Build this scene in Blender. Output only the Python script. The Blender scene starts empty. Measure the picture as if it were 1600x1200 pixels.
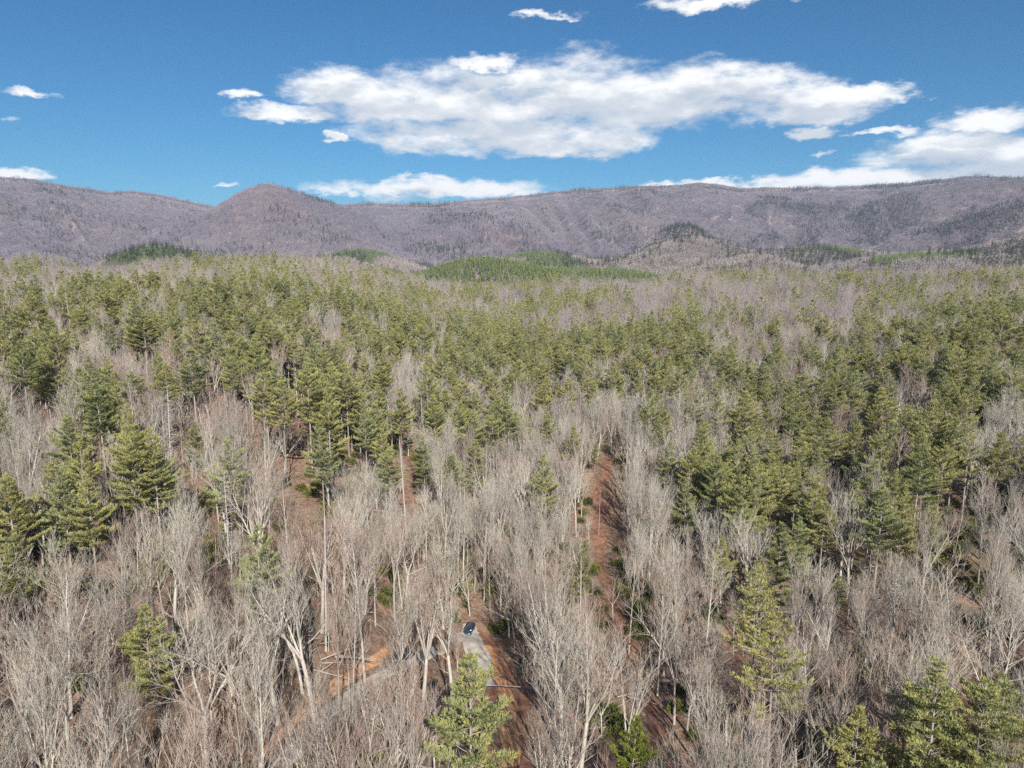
import bpy, math, random
import numpy as np
from mathutils import Vector, Matrix

random.seed(7)
RNG = np.random.default_rng(11)
sc = bpy.context.scene
col = sc.collection
R = math.radians

# ------------------------------------------------------------------ camera
CAM_Z = 100.0
PITCH = R(10.2)
FPX = 1110.0                                   # focal length in pixels of the 1600 px wide photograph
cam_d = bpy.data.cameras.new('camera')
cam_d.sensor_width = 36.0
cam_d.lens = 36.0 * FPX / 1600.0
cam_d.clip_start = 0.5
cam_d.clip_end = 40000
cam = bpy.data.objects.new('camera', cam_d)
col.objects.link(cam)
cam.location = (0, 0, CAM_Z)
cam.rotation_euler = (R(90) - PITCH, 0, 0)
sc.camera = cam

# ------------------------------------------------------------------ sun, sky, exposure
SUN_EL, SUN_AZ = R(35), R(168)                 # azimuth clockwise from +Y: behind the camera, a little to the right
sun_d = bpy.data.lights.new('sun', 'SUN')
sun_d.energy = 5.0
sun_d.angle = R(0.53)
sun_d.color = (1.0, 0.95, 0.87)
sun = bpy.data.objects.new('sun', sun_d)
col.objects.link(sun)
sv = Vector((math.sin(SUN_AZ) * math.cos(SUN_EL), math.cos(SUN_AZ) * math.cos(SUN_EL), math.sin(SUN_EL)))
sun.rotation_euler = sv.to_track_quat('Z', 'Y').to_euler()

sc.view_settings.view_transform = 'Standard'
sc.view_settings.look = 'None'
sc.view_settings.gamma = 1
sc.view_settings.use_curve_mapping = False
sc.view_settings.exposure = 0.68
sc.cycles.max_bounces = 4
sc.cycles.diffuse_bounces = 1
sc.cycles.glossy_bounces = 1
sc.cycles.transmission_bounces = 2
sc.cycles.volume_bounces = 0
sc.cycles.transparent_max_bounces = 4
sc.cycles.use_denoising = False
sc.cycles.use_adaptive_sampling = False
sc.cycles.sample_clamp_indirect = 4

SKY_STRENGTH = 0.05


class NT:
    """small helper to write node trees"""
    def __init__(self, tree):
        self.t = tree
        self.n = tree.nodes
        self.l = tree.links

    def new(self, kind, **kw):
        nd = self.n.new(kind)
        for k, v in kw.items():
            setattr(nd, k, v)
        return nd

    def put(self, sock, v):
        if isinstance(v, bpy.types.NodeSocket):
            self.l.new(v, sock)
        elif v is not None:
            sock.default_value = v

    def m(self, op, a, b=None, c=None, clamp=False):
        nd = self.new('ShaderNodeMath', operation=op, use_clamp=clamp)
        self.put(nd.inputs[0], a)
        if b is not None: self.put(nd.inputs[1], b)
        if c is not None: self.put(nd.inputs[2], c)
        return nd.outputs[0]

    def step(self, x, a, b):
        nd = self.new('ShaderNodeMapRange', interpolation_type='SMOOTHSTEP')
        self.put(nd.inputs['Value'], x)
        nd.inputs['From Min'].default_value = a
        nd.inputs['From Max'].default_value = b
        return nd.outputs[0]

    def mix(self, f, a, b, blend='MIX'):
        nd = self.new('ShaderNodeMix', data_type='RGBA', blend_type=blend)
        self.put(nd.inputs[0], f)
        for s, v in ((nd.inputs[6], a), (nd.inputs[7], b)):
            if isinstance(v, tuple): v = (*v[:3], 1)
            self.put(s, v)
        return nd.outputs[2]

    def noise(self, vec, scale, detail=4, rough=0.5, out='Fac', **kw):
        nd = self.new('ShaderNodeTexNoise', **kw)
        if vec is not None: self.l.new(vec, nd.inputs['Vector'])
        nd.inputs['Scale'].default_value = scale
        nd.inputs['Detail'].default_value = detail
        nd.inputs['Roughness'].default_value = rough
        return nd.outputs[out]

    def ramp(self, f, stops):
        nd = self.new('ShaderNodeValToRGB')
        e = nd.color_ramp.elements
        while len(e) < len(stops): e.new(0.5)
        for k, (p, c) in enumerate(stops):
            e[k].position = p
            e[k].color = (*c, 1)
        self.put(nd.inputs[0], f)
        return nd.outputs[0]


def pix_dir(px, py):
    """direction in the world of a photograph pixel"""
    X = (px - 800) / FPX
    Y = (600 - py) / FPX
    return np.array([X, math.cos(PITCH) + Y * math.sin(PITCH), -math.sin(PITCH) + Y * math.cos(PITCH)])


def build_world():
    w = bpy.data.worlds.new('World')
    sc.world = w
    w.use_nodes = True
    w.node_tree.nodes.clear()
    T = NT(w.node_tree)
    out = T.new('ShaderNodeOutputWorld')
    sky = T.new('ShaderNodeTexSky', sky_type='NISHITA')
    sky.sun_disc = False
    sky.sun_elevation = SUN_EL
    sky.sun_rotation = SUN_AZ
    sky.altitude = 500
    sky.air_density = 1.0
    sky.dust_density = 0.25
    sky.ozone_density = 2.2
    bg = T.new('ShaderNodeBackground')
    T.l.new(T.mix(1.0, sky.outputs[0], (0.235, 0.735, 1.06), 'MULTIPLY'), bg.inputs[0])
    bg.inputs[1].default_value = SKY_STRENGTH
    tc = T.new('ShaderNodeTexCoord')
    sep = T.new('ShaderNodeSeparateXYZ')
    T.l.new(tc.outputs['Generated'], sep.inputs[0])
    x, y, z = sep.outputs
    az = T.m('ARCTAN2', x, y)
    el = T.m('ARCSINE', z)
    comb = T.new('ShaderNodeCombineXYZ')
    T.l.new(az, comb.inputs[0])
    T.l.new(el, comb.inputs[1])

    mpw = T.new('ShaderNodeMapping')
    mpw.inputs['Scale'].default_value = (1.0, 2.2, 1)
    T.l.new(comb.outputs[0], mpw.inputs[0])
    wn = T.new('ShaderNodeSeparateXYZ')
    T.l.new(T.noise(mpw.outputs[0], 26.0, 6, 0.62, out='Color'), wn.inputs[0])
    az0, el0 = az, el
    az = T.m('ADD', az, T.m('MULTIPLY', T.m('SUBTRACT', wn.outputs[0], 0.5), 0.085))
    el = T.m('ADD', el, T.m('MULTIPLY', T.m('SUBTRACT', wn.outputs[1], 0.5), 0.035))

    def warp(dy):
        mp = T.new('ShaderNodeMapping')
        mp.inputs['Location'].default_value = (0, dy, 0)
        T.l.new(comb.outputs[0], mp.inputs[0])
        mp2 = T.new('ShaderNodeMapping')
        mp2.inputs['Scale'].default_value = (1.0, 2.3, 1)
        T.l.new(mp.outputs[0], mp2.inputs[0])
        a = T.noise(mp2.outputs[0], 9.0, 9, 0.56)
        return a, mp2.outputs[0]
    n1, v1 = warp(0)
    n2, _ = warp(0.020)
    nl = T.noise(v1, 26.0, 6, 0.6)
    # clouds of the photograph: (px, py, half width, height above, height below) in photograph pixels
    clouds = [
        (690, 168, 200, 60, 26), (550, 150, 120, 44, 18), (900, 168, 200, 74, 36), (760, 104, 60, 20, 10),
        (1080, 165, 180, 60, 36), (1270, 172, 110, 40, 22), (1360, 150, 75, 24, 18), (450, 182, 90, 18, 12),
        (790, 214, 230, 32, 30), (890, 230, 120, 24, 18), (1270, 208, 45, 10, 9), (380, 148, 40, 10, 9),
        (690, 298, 190, 21, 13), (350, 287, 26, 8, 5), (620, 310, 60, 6, 6),
        (20, 272, 62, 12, 10), (45, 146, 62, 10, 9), (8, 184, 34, 8, 7),
        (1110, 2, 130, 12, 12), (1560, 190, 120, 26, 20), (1480, 240, 180, 34, 30), (1620, 240, 200, 45, 50),
        (1350, 282, 190, 22, 20), (1130, 292, 150, 13, 14), (860, 22, 60, 7, 6),
        (1290, 243, 22, 8, 6), (1380, 205, 60, 9, 7), (520, 215, 16, 10, 6),
    ]
    def field(az, el, n1):
        best = None
        for (cx, cy, hw, up, dn) in clouds:
            d = pix_dir(cx, cy)
            a0 = math.atan2(d[0], d[1])
            e0 = math.asin(d[2] / np.linalg.norm(d))
            k = 1.0 / (FPX * (1 + ((cx - 800) / FPX) ** 2))      # radians of azimuth per pixel at that place
            ke = 1.0 / (FPX * math.sqrt(1 + ((cx - 800) / FPX) ** 2))
            dx = T.m('MULTIPLY', T.m('SUBTRACT', az, a0), 1 / (hw * k))
            de = T.m('SUBTRACT', el, e0)
            up_ = T.m('MULTIPLY', T.m('MAXIMUM', de, 0.0), 1 / (up * ke))
            dn_ = T.m('MULTIPLY', T.m('MINIMUM', de, 0.0), 1 / (dn * ke))
            r2 = T.m('ADD', T.m('MULTIPLY', dx, dx), T.m('ADD', T.m('MULTIPLY', up_, up_), T.m('MULTIPLY', dn_, dn_)))
            f = T.m('SUBTRACT', 0.62 if up <= 8 else (0.8 if up <= 12 else 1.0), r2)
            best = f if best is None else T.m('SMOOTH_MAX', best, f, 0.25)
        best = T.m('MAXIMUM', best, -1.2)
        # the rest of the sky: scattered fair weather clouds of the same kind
        far = T.step(T.m('ABSOLUTE', az0), 0.85, 1.1)
        big = T.noise(v1, 1.9, 3, 0.5)
        rest = T.m('MULTIPLY', T.m('SUBTRACT', big, 0.53), 9.0)
        fld = T.new('ShaderNodeMix', data_type='FLOAT')
        T.l.new(far, fld.inputs[0]); T.l.new(best, fld.inputs[2]); T.l.new(rest, fld.inputs[3])
        body = T.m('ADD', fld.outputs[0], T.m('MULTIPLY', T.m('SUBTRACT', n1, 0.5), 2.7))
        return T.m('ADD', body, T.m('MULTIPLY', T.m('SUBTRACT', nl, 0.5), 1.0))
    body = field(az, el, n1)
    over = field(az, T.m('ADD', el, 0.020), n2)            # cloud mass a little higher up, for painting the shaded undersides
    alpha = T.m('POWER', T.step(body, -0.22, 0.85), 1.25)
    alpha = T.m('MULTIPLY', alpha, T.step(el0, -0.02, 0.0))
    # lit white tops and shaded grey undersides painted into the cloud colour
    soft = T.new('ShaderNodeMapping')
    soft.inputs['Scale'].default_value = (1.0, 3.6, 1)
    T.l.new(comb.outputs[0], soft.inputs[0])
    low = T.noise(soft.outputs[0], 7.0, 5, 0.5)
    shade = T.m('SUBTRACT', 1.04, T.m('MULTIPLY', T.step(over, -0.2, 1.0), 0.80))
    shade = T.m('ADD', shade, T.m('MULTIPLY', T.m('SUBTRACT', n1, n2), 1.5))
    shade = T.m('ADD', shade, T.m('MULTIPLY', T.m('SUBTRACT', low, 0.5), 0.7), clamp=True)
    ccol = T.ramp(shade, [(0.0, (0.50, 0.56, 0.64)), (0.35, (0.62, 0.66, 0.71)), (0.68, (0.80, 0.82, 0.84)), (1.0, (0.93, 0.93, 0.92))])
    cb = T.new('ShaderNodeBackground')
    T.l.new(ccol, cb.inputs[0])
    cb.inputs[1].default_value = 0.74
    mx = T.new('ShaderNodeMixShader')
    T.l.new(alpha, mx.inputs[0]); T.l.new(bg.outputs[0], mx.inputs[1]); T.l.new(cb.outputs[0], mx.inputs[2])
    T.l.new(mx.outputs[0], out.inputs[0])


build_world()


# ------------------------------------------------------------------ noise in numpy
def hash2(ix, iy, seed):
    h = (ix.astype(np.int64) * 374761393 + iy.astype(np.int64) * 668265263 + seed * 2147483647) & 0xFFFFFFFF
    h = ((h ^ (h >> 13)) * 1274126177) & 0xFFFFFFFF
    h = (h ^ (h >> 16)) & 0xFFFFFFFF
    return h / 4294967295.0


def vnoise(x, y, seed=0):
    x = np.asarray(x, float); y = np.asarray(y, float)
    ix = np.floor(x); iy = np.floor(y)
    fx = x - ix; fy = y - iy
    fx = fx * fx * (3 - 2 * fx); fy = fy * fy * (3 - 2 * fy)
    a = hash2(ix, iy, seed); b = hash2(ix + 1, iy, seed)
    c = hash2(ix, iy + 1, seed); d = hash2(ix + 1, iy + 1, seed)
    return (a + (b - a) * fx) * (1 - fy) + (c + (d - c) * fx) * fy


def fbm(x, y, seed=0, octv=4):
    s = 0; a = 0.5; t = 0
    for k in range(octv):
        s = s + a * vnoise(x * 2 ** k + 17.3 * k, y * 2 ** k - 9.1 * k, seed + k)
        t += a; a *= 0.5
    return s / t


def ridged(x, y, seed=0, octv=3):
    s = 0; a = 0.5; t = 0
    for k in range(octv):
        s = s + a * (1 - np.abs(2 * vnoise(x * 2 ** k, y * 2 ** k, seed + k) - 1))
        t += a; a *= 0.5
    return s / t


def sstep(x, a, b):
    t = np.clip((x - a) / (b - a), 0, 1)
    return t * t * (3 - 2 * t)


# ------------------------------------------------------------------ the lie of the land
CP = math.cos(PITCH)
# ground height below the camera along five bearings (bearing of photograph column, metres out)
NEAR_D = np.array([0, 40, 80, 100, 150, 200, 250, 320, 400, 550, 800, 1050, 1350, 1700])
NEAR_X = np.array([-400, 0, 400, 800, 1200, 1600, 2000])
NEAR_Z = np.array([
    [-72, -70, -66, -65, -64, -60, -54, -46, -42, -34, -30, -36, -80, -120],
    [-72, -70, -67, -66, -64, -60, -54, -46, -42, -36, -33, -44, -90, -120],
    [-72, -70, -68, -68, -67, -63, -57, -48, -40, -32, -26, -34, -80, -120],
    [-72, -70, -72, -76, -86, -86, -84, -80, -75, -68, -64, -74, -95, -120],
    [-72, -72, -76, -79, -84, -84, -80, -74, -68, -61, -52, -46, -60, -90],
    [-72, -74, -80, -80, -78, -70, -62, -56, -52, -46, -42, -36, -38, -60],
    [-72, -74, -80, -80, -76, -68, -60, -54, -50, -46, -42, -36, -38, -60]], float)
CREST_X = np.array([-900, -300, 0, 60, 120, 180, 215, 260, 320, 350, 400, 480, 535, 570, 620, 680, 740, 800, 870, 930, 1000, 1060,
                    1085, 1110, 1150, 1190, 1240, 1300, 1350, 1400, 1450, 1510, 1560, 1600, 1900, 2600], float)
CREST_H = np.array([118, 128, 125, 120, 109, 101, 104, 98, 84, 78, 74, 76, 82, 86, 84, 85, 90, 95, 102, 107, 110, 112,
                    116, 114, 107, 109, 107, 109, 110, 114, 120, 125, 123, 122, 112, 120], float) - 8
PEAK_X = np.array([-100, 60, 180, 240, 300, 350, 380, 400, 420, 440, 470, 510, 535, 570, 620, 680, 760, 900], float)
PEAK_H = np.array([-40, -8, 22, 34, 56, 80, 98, 107, 112, 109, 99, 86, 78, 64, 40, 18, 0, -30], float) - 4
# hills between: column, height over the horizon in pixels, metres out, width in pixels, depth in metres
HILLS = [(770, 6, 1440, 165, 230), (950, -18, 1480, 150, 170), (245, 17, 2200, 130, 420), (1085, 30, 2350, 120, 360), (1066, 52, 3250, 78, 430),
         (1275, 16, 2700, 150, 420), (1680, 52, 2300, 260, 420), (1450, 6, 2100, 170, 300), (840, 8, 2450, 120, 320), (560, 12, 3000, 110, 360),
         (1180, 2, 1900, 90, 200), (520, -2, 1900, 110, 220), (60, 2, 1800, 110, 220)]


def elev(x, y):
    x = np.asarray(x, float); y = np.asarray(y, float)
    d = np.hypot(x, y)
    az = np.arctan2(x, np.maximum(y, 1e-6) * 1.0)
    az = np.where(y > 0, az, np.where(x > 0, 1.45, -1.45))
    azc = np.clip(az, -1.15, 1.15)
    pxc = 800 + FPX * np.tan(azc) / CP                      # column of the photograph on that bearing
    pxn = np.clip(pxc, -400, 2000)
    # near ground
    t = (pxn - NEAR_X[0]) / 400.0
    i = np.clip(np.floor(t).astype(int), 0, len(NEAR_X) - 2)
    f = t - i
    f = f * f * (3 - 2 * f)
    dd = np.clip(d, 0, 1700)
    cols = np.stack([np.interp(dd, NEAR_D, NEAR_Z[k]) for k in range(len(NEAR_X))])
    zn = np.take_along_axis(cols, i[None], 0)[0] * (1 - f) + np.take_along_axis(cols, i[None] + 1, 0)[0] * f
    zn = zn + (fbm(x / 55, y / 55, 3, 3) - 0.5) * 7 * sstep(d, 60, 250) + (fbm(x / 14, y / 14, 5, 3) - 0.5) * 2.2
    zn = zn + (fbm(x / 170, y / 170, 8, 3) - 0.5) * 38 * sstep(d, 300, 800) + (fbm(x / 300 + 7, y / 300, 15, 3) - 0.5) * 30 * sstep(d, 450, 850)
    # valley floor and foothills
    zf = -112 + (fbm(x / 420, y / 420, 21, 4) - 0.5) * 95
    k = CP * CP / FPX
    caz = np.cos(azc)
    for (cx, h, hd, wpx, wd) in HILLS:
        top = h * k * hd * math.cos(math.atan((cx - 800) * CP / FPX)) - 14
        g = np.exp(-((pxc - cx) / wpx) ** 2 * 0.9 - ((d - hd) / wd) ** 2 * 0.9)
        zf = zf + (top - zf) * g
    # conical front peak
    hp = np.interp(pxc, PEAK_X, PEAK_H) * k * 4300 * caz
    s = np.exp(-(np.abs(d - 4300) / 760) ** 1.6)
    gul = (ridged(az * 22 + d / 2600, d / 1500, 31, 3) - 0.55)
    zp = -120 + (hp + 120) * s + gul * 110 * s * (1 - s) * 1.6
    # spurs in front of the back ridge
    lay = []
    for xs, hs, dd0, wid_ in (((1010, 1080, 1140, 1200, 1280, 1360, 1430, 1500, 1560, 1640, 1760, 2000), (-40, 0, 30, 50, 66, 82, 98, 114, 116, 108, 100, 90), 4700, 620),
                              ((-400, -100, 0, 60, 120, 180, 240, 300), (120, 118, 100, 84, 62, 40, 20, -30), 4600, 600),
                              ((800, 860, 920, 980, 1040, 1085, 1140, 1200, 1260, 1330), (-30, 14, 44, 72, 92, 102, 90, 66, 38, -10), 5100, 480),
                              ((1330, 1400, 1480, 1560, 1640, 1750, 1900), (-10, 26, 50, 74, 88, 92, 90), 3600, 420)):
        h_ = np.interp(pxc, xs, hs) * k * dd0 * caz
        s_ = np.exp(-(np.abs(d - dd0 - 260 * (fbm(az * 9, az * 0 + dd0, 37, 3) - 0.5)) / wid_) ** 1.7)
        lay.append(-120 + (h_ + 120) * s_ + (ridged(az * 26 + d / 2200, d / 1300, 33, 3) - 0.55) * 90 * s_ * (1 - s_) * 1.6)
    lay = np.maximum.reduce(lay)
    # the long back ridge
    hc = np.interp(pxc, CREST_X, CREST_H) * k * 5800 * caz
    s2 = sstep(d, 2700, 5800) ** 1.25
    spur = ridged(az * 13 + 0.22 * np.sin(d / 700) + d / 5200, d / 2600, 44, 4) - 0.55
    zb = -120 + (hc + 120) * s2 + spur * 260 * (s2 * (1 - s2) * 4) ** 0.8 + (fbm(x / 260, y / 260, 51, 4) - 0.5) * 70 * (s2 * (1 - s2) * 4)
    back = sstep(d, 5850, 7600)
    zb = zb * (1 - back) + (hc * 0.45) * back
    lim = (np.interp(pxc, CREST_X, CREST_H) - 5) * k * d * caz          # nothing on the slope stands above the crest line
    zb = np.where(d < 5600, np.minimum(zb, lim), zb)
    zm = np.maximum(zf + 0, -400)
    w = sstep(d, 2500, 3400)
    mount = np.logaddexp(np.logaddexp(zp / 14, lay / 14), zb / 14) * 14
    zm = np.where(d > 2300, np.logaddexp(zm / 18, mount / 18) * 18, zm)
    b = sstep(d, 1060, 1290)
    z = zn * (1 - b) + zm * b
    # a step to the sides and behind: rolling ground
    return z + CAM_Z


def ground_hit(px, py, h=0.0):
    """where the ray through a photograph pixel is h metres above the ground"""
    v = pix_dir(px, py); v = v / np.linalg.norm(v)
    t = np.arange(40, 3000, 0.5)
    p = v[None] * t[:, None]
    over = p[:, 2] + CAM_Z - elev(p[:, 0], p[:, 1]) - h
    k = np.argmax(over < 0)
    return float(p[k, 0]), float(p[k, 1])


def project(x, y, z):
    x = np.asarray(x, float); y = np.asarray(y, float); z = np.asarray(z, float) - CAM_Z
    dep = y * math.cos(PITCH) - z * math.sin(PITCH)
    up = y * math.sin(PITCH) + z * math.cos(PITCH)
    dep = np.maximum(dep, 1e-3)
    return 800 + FPX * x / dep, 600 - FPX * up / dep, dep


# ------------------------------------------------------------------ materials
def material(name):
    m = bpy.data.materials.new(name)
    m.use_nodes = True
    m.node_tree.nodes.clear()
    T = NT(m.node_tree)
    out = T.new('ShaderNodeOutputMaterial')
    return m, T, out


def principled(T, out, color, rough=0.8, spec=0.3, metal=0.0):
    b = T.new('ShaderNodeBsdfPrincipled')
    if isinstance(color, tuple): color = (*color[:3], 1)
    T.put(b.inputs['Base Color'], color)
    T.put(b.inputs['Roughness'], rough)
    b.inputs['Specular IOR Level'].default_value = spec
    T.put(b.inputs['Metallic'], metal)
    T.l.new(b.outputs[0], out.inputs[0])
    return b


def diffuse(T, out, color, trans=0.0):
    b = T.new('ShaderNodeBsdfDiffuse')
    T.put(b.inputs[0], (*color, 1) if isinstance(color, tuple) else color)
    if trans > 0:
        t = T.new('ShaderNodeBsdfTranslucent')
        T.put(t.inputs[0], (*color, 1) if isinstance(color, tuple) else color)
        mx = T.new('ShaderNodeMixShader')
        mx.inputs[0].default_value = trans
        T.l.new(b.outputs[0], mx.inputs[1]); T.l.new(t.outputs[0], mx.inputs[2])
        T.l.new(mx.outputs[0], out.inputs[0])
    else:
        T.l.new(b.outputs[0], out.inputs[0])


def bark_mat(name, stops, grain=6.0):
    m, T, out = material(name)
    oi = T.new('ShaderNodeObjectInfo')
    tc = T.new('ShaderNodeTexCoord')
    base = T.ramp(oi.outputs['Random'], stops)
    mp = T.new('ShaderNodeMapping')
    mp.inputs['Scale'].default_value = (1, 1, 0.18)
    T.l.new(tc.outputs['Object'], mp.inputs[0])
    n = T.noise(mp.outputs[0], grain, 4, 0.65)
    n2 = T.noise(tc.outputs['Object'], 0.35, 3, 0.6)
    f = T.m('MULTIPLY', T.step(n, 0.30, 0.72), 0.5)
    c = T.mix(f, base, T.mix(1.0, base, (0.50, 0.46, 0.42), 'MULTIPLY'))
    c = T.mix(T.step(n2, 0.55, 0.75), c, T.mix(1.0, c, (0.80, 0.84, 0.72), 'MULTIPLY'))
    diffuse(T, out, c)
    return m


M_BARK = bark_mat('pale_grey_bark', [(0.0, (0.56, 0.52, 0.46)), (0.3, (0.42, 0.38, 0.33)), (0.55, (0.64, 0.60, 0.54)), (0.8, (0.34, 0.30, 0.26)), (1.0, (0.50, 0.45, 0.40))])
M_PINEBARK = bark_mat('pine_bark', [(0.0, (0.36, 0.31, 0.27)), (0.5, (0.42, 0.37, 0.33)), (1.0, (0.30, 0.25, 0.22))])
M_SNAG = bark_mat('weathered_dead_wood', [(0.0, (0.55, 0.53, 0.50)), (1.0, (0.48, 0.45, 0.42))])


def twig_mat(name, stops):
    m, T, out = material(name)
    oi = T.new('ShaderNodeObjectInfo')
    tc = T.new('ShaderNodeTexCoord')
    big = T.noise(oi.outputs['Location'], 0.011, 2, 0.5)
    r = T.m('ADD', T.m('MULTIPLY', oi.outputs['Random'], 0.55), T.m('MULTIPLY', T.step(big, 0.3, 0.7), 0.45))
    diffuse(T, out, T.mix(T.step(T.noise(oi.outputs['Location'], 0.0016, 3, 0.6), 0.42, 0.62), T.ramp(r, stops), T.mix(1.0, T.ramp(r, stops), (0.80, 0.80, 0.86), 'MULTIPLY')), 0.0)
    return m


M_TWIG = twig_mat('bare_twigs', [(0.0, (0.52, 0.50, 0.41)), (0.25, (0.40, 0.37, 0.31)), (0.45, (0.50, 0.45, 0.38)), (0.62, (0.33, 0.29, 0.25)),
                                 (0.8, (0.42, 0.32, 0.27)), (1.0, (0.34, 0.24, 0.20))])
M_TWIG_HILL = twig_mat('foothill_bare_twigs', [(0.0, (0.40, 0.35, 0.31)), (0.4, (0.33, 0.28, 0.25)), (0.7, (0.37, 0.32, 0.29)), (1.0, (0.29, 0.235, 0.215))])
M_TWIG_MID = twig_mat('mid_bare_twigs', [(0.0, (0.42, 0.37, 0.33)), (0.4, (0.35, 0.30, 0.27)), (0.7, (0.39, 0.33, 0.31)), (1.0, (0.30, 0.24, 0.225))])
M_TWIG_RED = twig_mat('reddish_twigs', [(0.0, (0.36, 0.22, 0.17)), (1.0, (0.38, 0.25, 0.21))])
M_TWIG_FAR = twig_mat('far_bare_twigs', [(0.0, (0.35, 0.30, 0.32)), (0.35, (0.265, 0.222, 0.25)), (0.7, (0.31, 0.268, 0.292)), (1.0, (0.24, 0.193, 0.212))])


def needle_mat(name, stops, vary=0.35):
    m, T, out = material(name)
    oi = T.new('ShaderNodeObjectInfo')
    tc = T.new('ShaderNodeTexCoord')
    n = T.noise(tc.outputs['Object'], 0.55, 3, 0.6)
    r = T.m('ADD', T.m('MULTIPLY', oi.outputs['Random'], 1 - vary), T.m('MULTIPLY', T.step(n, 0.3, 0.7), vary))
    diffuse(T, out, T.ramp(r, stops), 0.27)
    return m


M_NEEDLE = needle_mat('pine_needles', [(0.0, (0.16, 0.195, 0.095)), (0.25, (0.32, 0.33, 0.13)), (0.5, (0.44, 0.41, 0.15)), (0.75, (0.29, 0.32, 0.15)), (1.0, (0.42, 0.42, 0.22))])
M_NEEDLE_BRIGHT = needle_mat('bright_pine_needles', [(0.0, (0.20, 0.23, 0.045)), (1.0, (0.27, 0.28, 0.06))])
M_NEEDLE_YOUNG = needle_mat('plantation_needles', [(0.0, (0.27, 0.33, 0.14)), (1.0, (0.37, 0.42, 0.18))])
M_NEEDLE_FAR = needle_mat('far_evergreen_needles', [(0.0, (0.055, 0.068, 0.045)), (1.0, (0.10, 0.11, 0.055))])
M_LAUREL = needle_mat('laurel_leaves', [(0.0, (0.10, 0.12, 0.04)), (0.6, (0.20, 0.20, 0.065)), (1.0, (0.27, 0.24, 0.08))])


def ground_mat():
    m, T, out = material('leaf_litter_ground')
    geo = T.new('ShaderNodeNewGeometry')
    P = geo.outputs['Position']
    n0 = T.noise(P, 0.9, 8, 0.7)
    n1 = T.noise(P, 0.045, 5, 0.6)
    n2 = T.noise(P, 0.018, 3, 0.5)
    n3 = T.noise(P, 3.2, 5, 0.75)
    litter = T.ramp(n0, [(0.28, (0.09, 0.055, 0.04)), (0.45, (0.21, 0.135, 0.095)), (0.58, (0.32, 0.215, 0.155)), (0.75, (0.46, 0.36, 0.27))])
    clay = T.ramp(n0, [(0.3, (0.28, 0.10, 0.045)), (0.7, (0.46, 0.20, 0.09))])
    c = T.mix(T.m('MULTIPLY', T.step(n1, 0.58, 0.70), 0.45), litter, clay)
    moss = T.mix(T.m('MULTIPLY', T.step(n2, 0.52, 0.66), 0.5), c, (0.12, 0.11, 0.045))
    c = T.mix(T.m('MULTIPLY', T.step(n3, 0.60, 0.78), 0.5), moss, (0.42, 0.33, 0.24))
    b = T.new('ShaderNodeBsdfDiffuse')
    T.l.new(c, b.inputs[0])
    bp = T.new('ShaderNodeBump')
    bp.inputs['Strength'].default_value = 0.7
    bp.inputs['Distance'].default_value = 0.35
    T.l.new(n3, bp.inputs['Height'])
    T.l.new(bp.outputs[0], b.inputs['Normal'])
    T.l.new(b.outputs[0], out.inputs[0])
    return m


def hill_mat():
    m, T, out = material('mountain_forest_floor')
    geo = T.new('ShaderNodeNewGeometry')
    P = geo.outputs['Position']
    n0 = T.noise(P, 0.03, 8, 0.7)
    n1 = T.noise(P, 0.0025, 4, 0.6)
    c = T.ramp(n0, [(0.3, (0.13, 0.10, 0.10)), (0.5, (0.20, 0.155, 0.155)), (0.7, (0.28, 0.225, 0.215))])
    c = T.mix(T.m('MULTIPLY', T.step(n1, 0.5, 0.7), 0.5), c, (0.24, 0.15, 0.13))
    diffuse(T, out, c)
    return m


def path_mat(name, stops, rut=None):
    m, T, out = material(name)
    geo = T.new('ShaderNodeNewGeometry')
    P = geo.outputs['Position']
    n0 = T.noise(P, 0.55, 8, 0.72)
    n1 = T.noise(P, 0.16, 4, 0.6)
    c = T.ramp(n0, stops)
    if rut: c = T.mix(T.m('MULTIPLY', T.step(n1, 0.48, 0.66), 0.75), c, rut)
    b = T.new('ShaderNodeBsdfDiffuse')
    T.l.new(c, b.inputs[0])
    T.l.new(b.outputs[0], out.inputs[0])
    return m


# ------------------------------------------------------------------ mesh helpers
def tag(o, label=None, cat=None, group=None, kind=None):
    if label: o['label'] = label
    if cat: o['category'] = cat
    if group: o['group'] = group
    if kind: o['kind'] = kind
    return o


def np_mesh(name, verts, faces, mats, smooth=False, matidx=None):
    """faces: array (n,3) or (n,4)"""
    me = bpy.data.meshes.new(name)
    verts = np.asarray(verts, np.float32)
    faces = np.asarray(faces, np.int32)
    n, k = faces.shape
    me.vertices.add(len(verts)); me.vertices.foreach_set('co', verts.ravel())
    me.loops.add(n * k); me.loops.foreach_set('vertex_index', faces.ravel())
    me.polygons.add(n)
    me.polygons.foreach_set('loop_start', np.arange(0, n * k, k, dtype=np.int32))
    me.polygons.foreach_set('loop_total', np.full(n, k, np.int32))
    if matidx is not None: me.polygons.foreach_set('material_index', np.asarray(matidx, np.int32))
    if smooth: me.polygons.foreach_set('use_smooth', np.ones(n, bool))
    for m in mats: me.materials.append(m)
    me.update(calc_edges=True)
    return me


def link(name, me, parent=None, loc=None, rz=0.0):
    o = bpy.data.objects.new(name, me)
    col.objects.link(o)
    if parent is not None: o.parent = parent
    if loc is not None: o.location = loc
    if rz: o.rotation_euler = (0, 0, rz)
    return o


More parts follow.
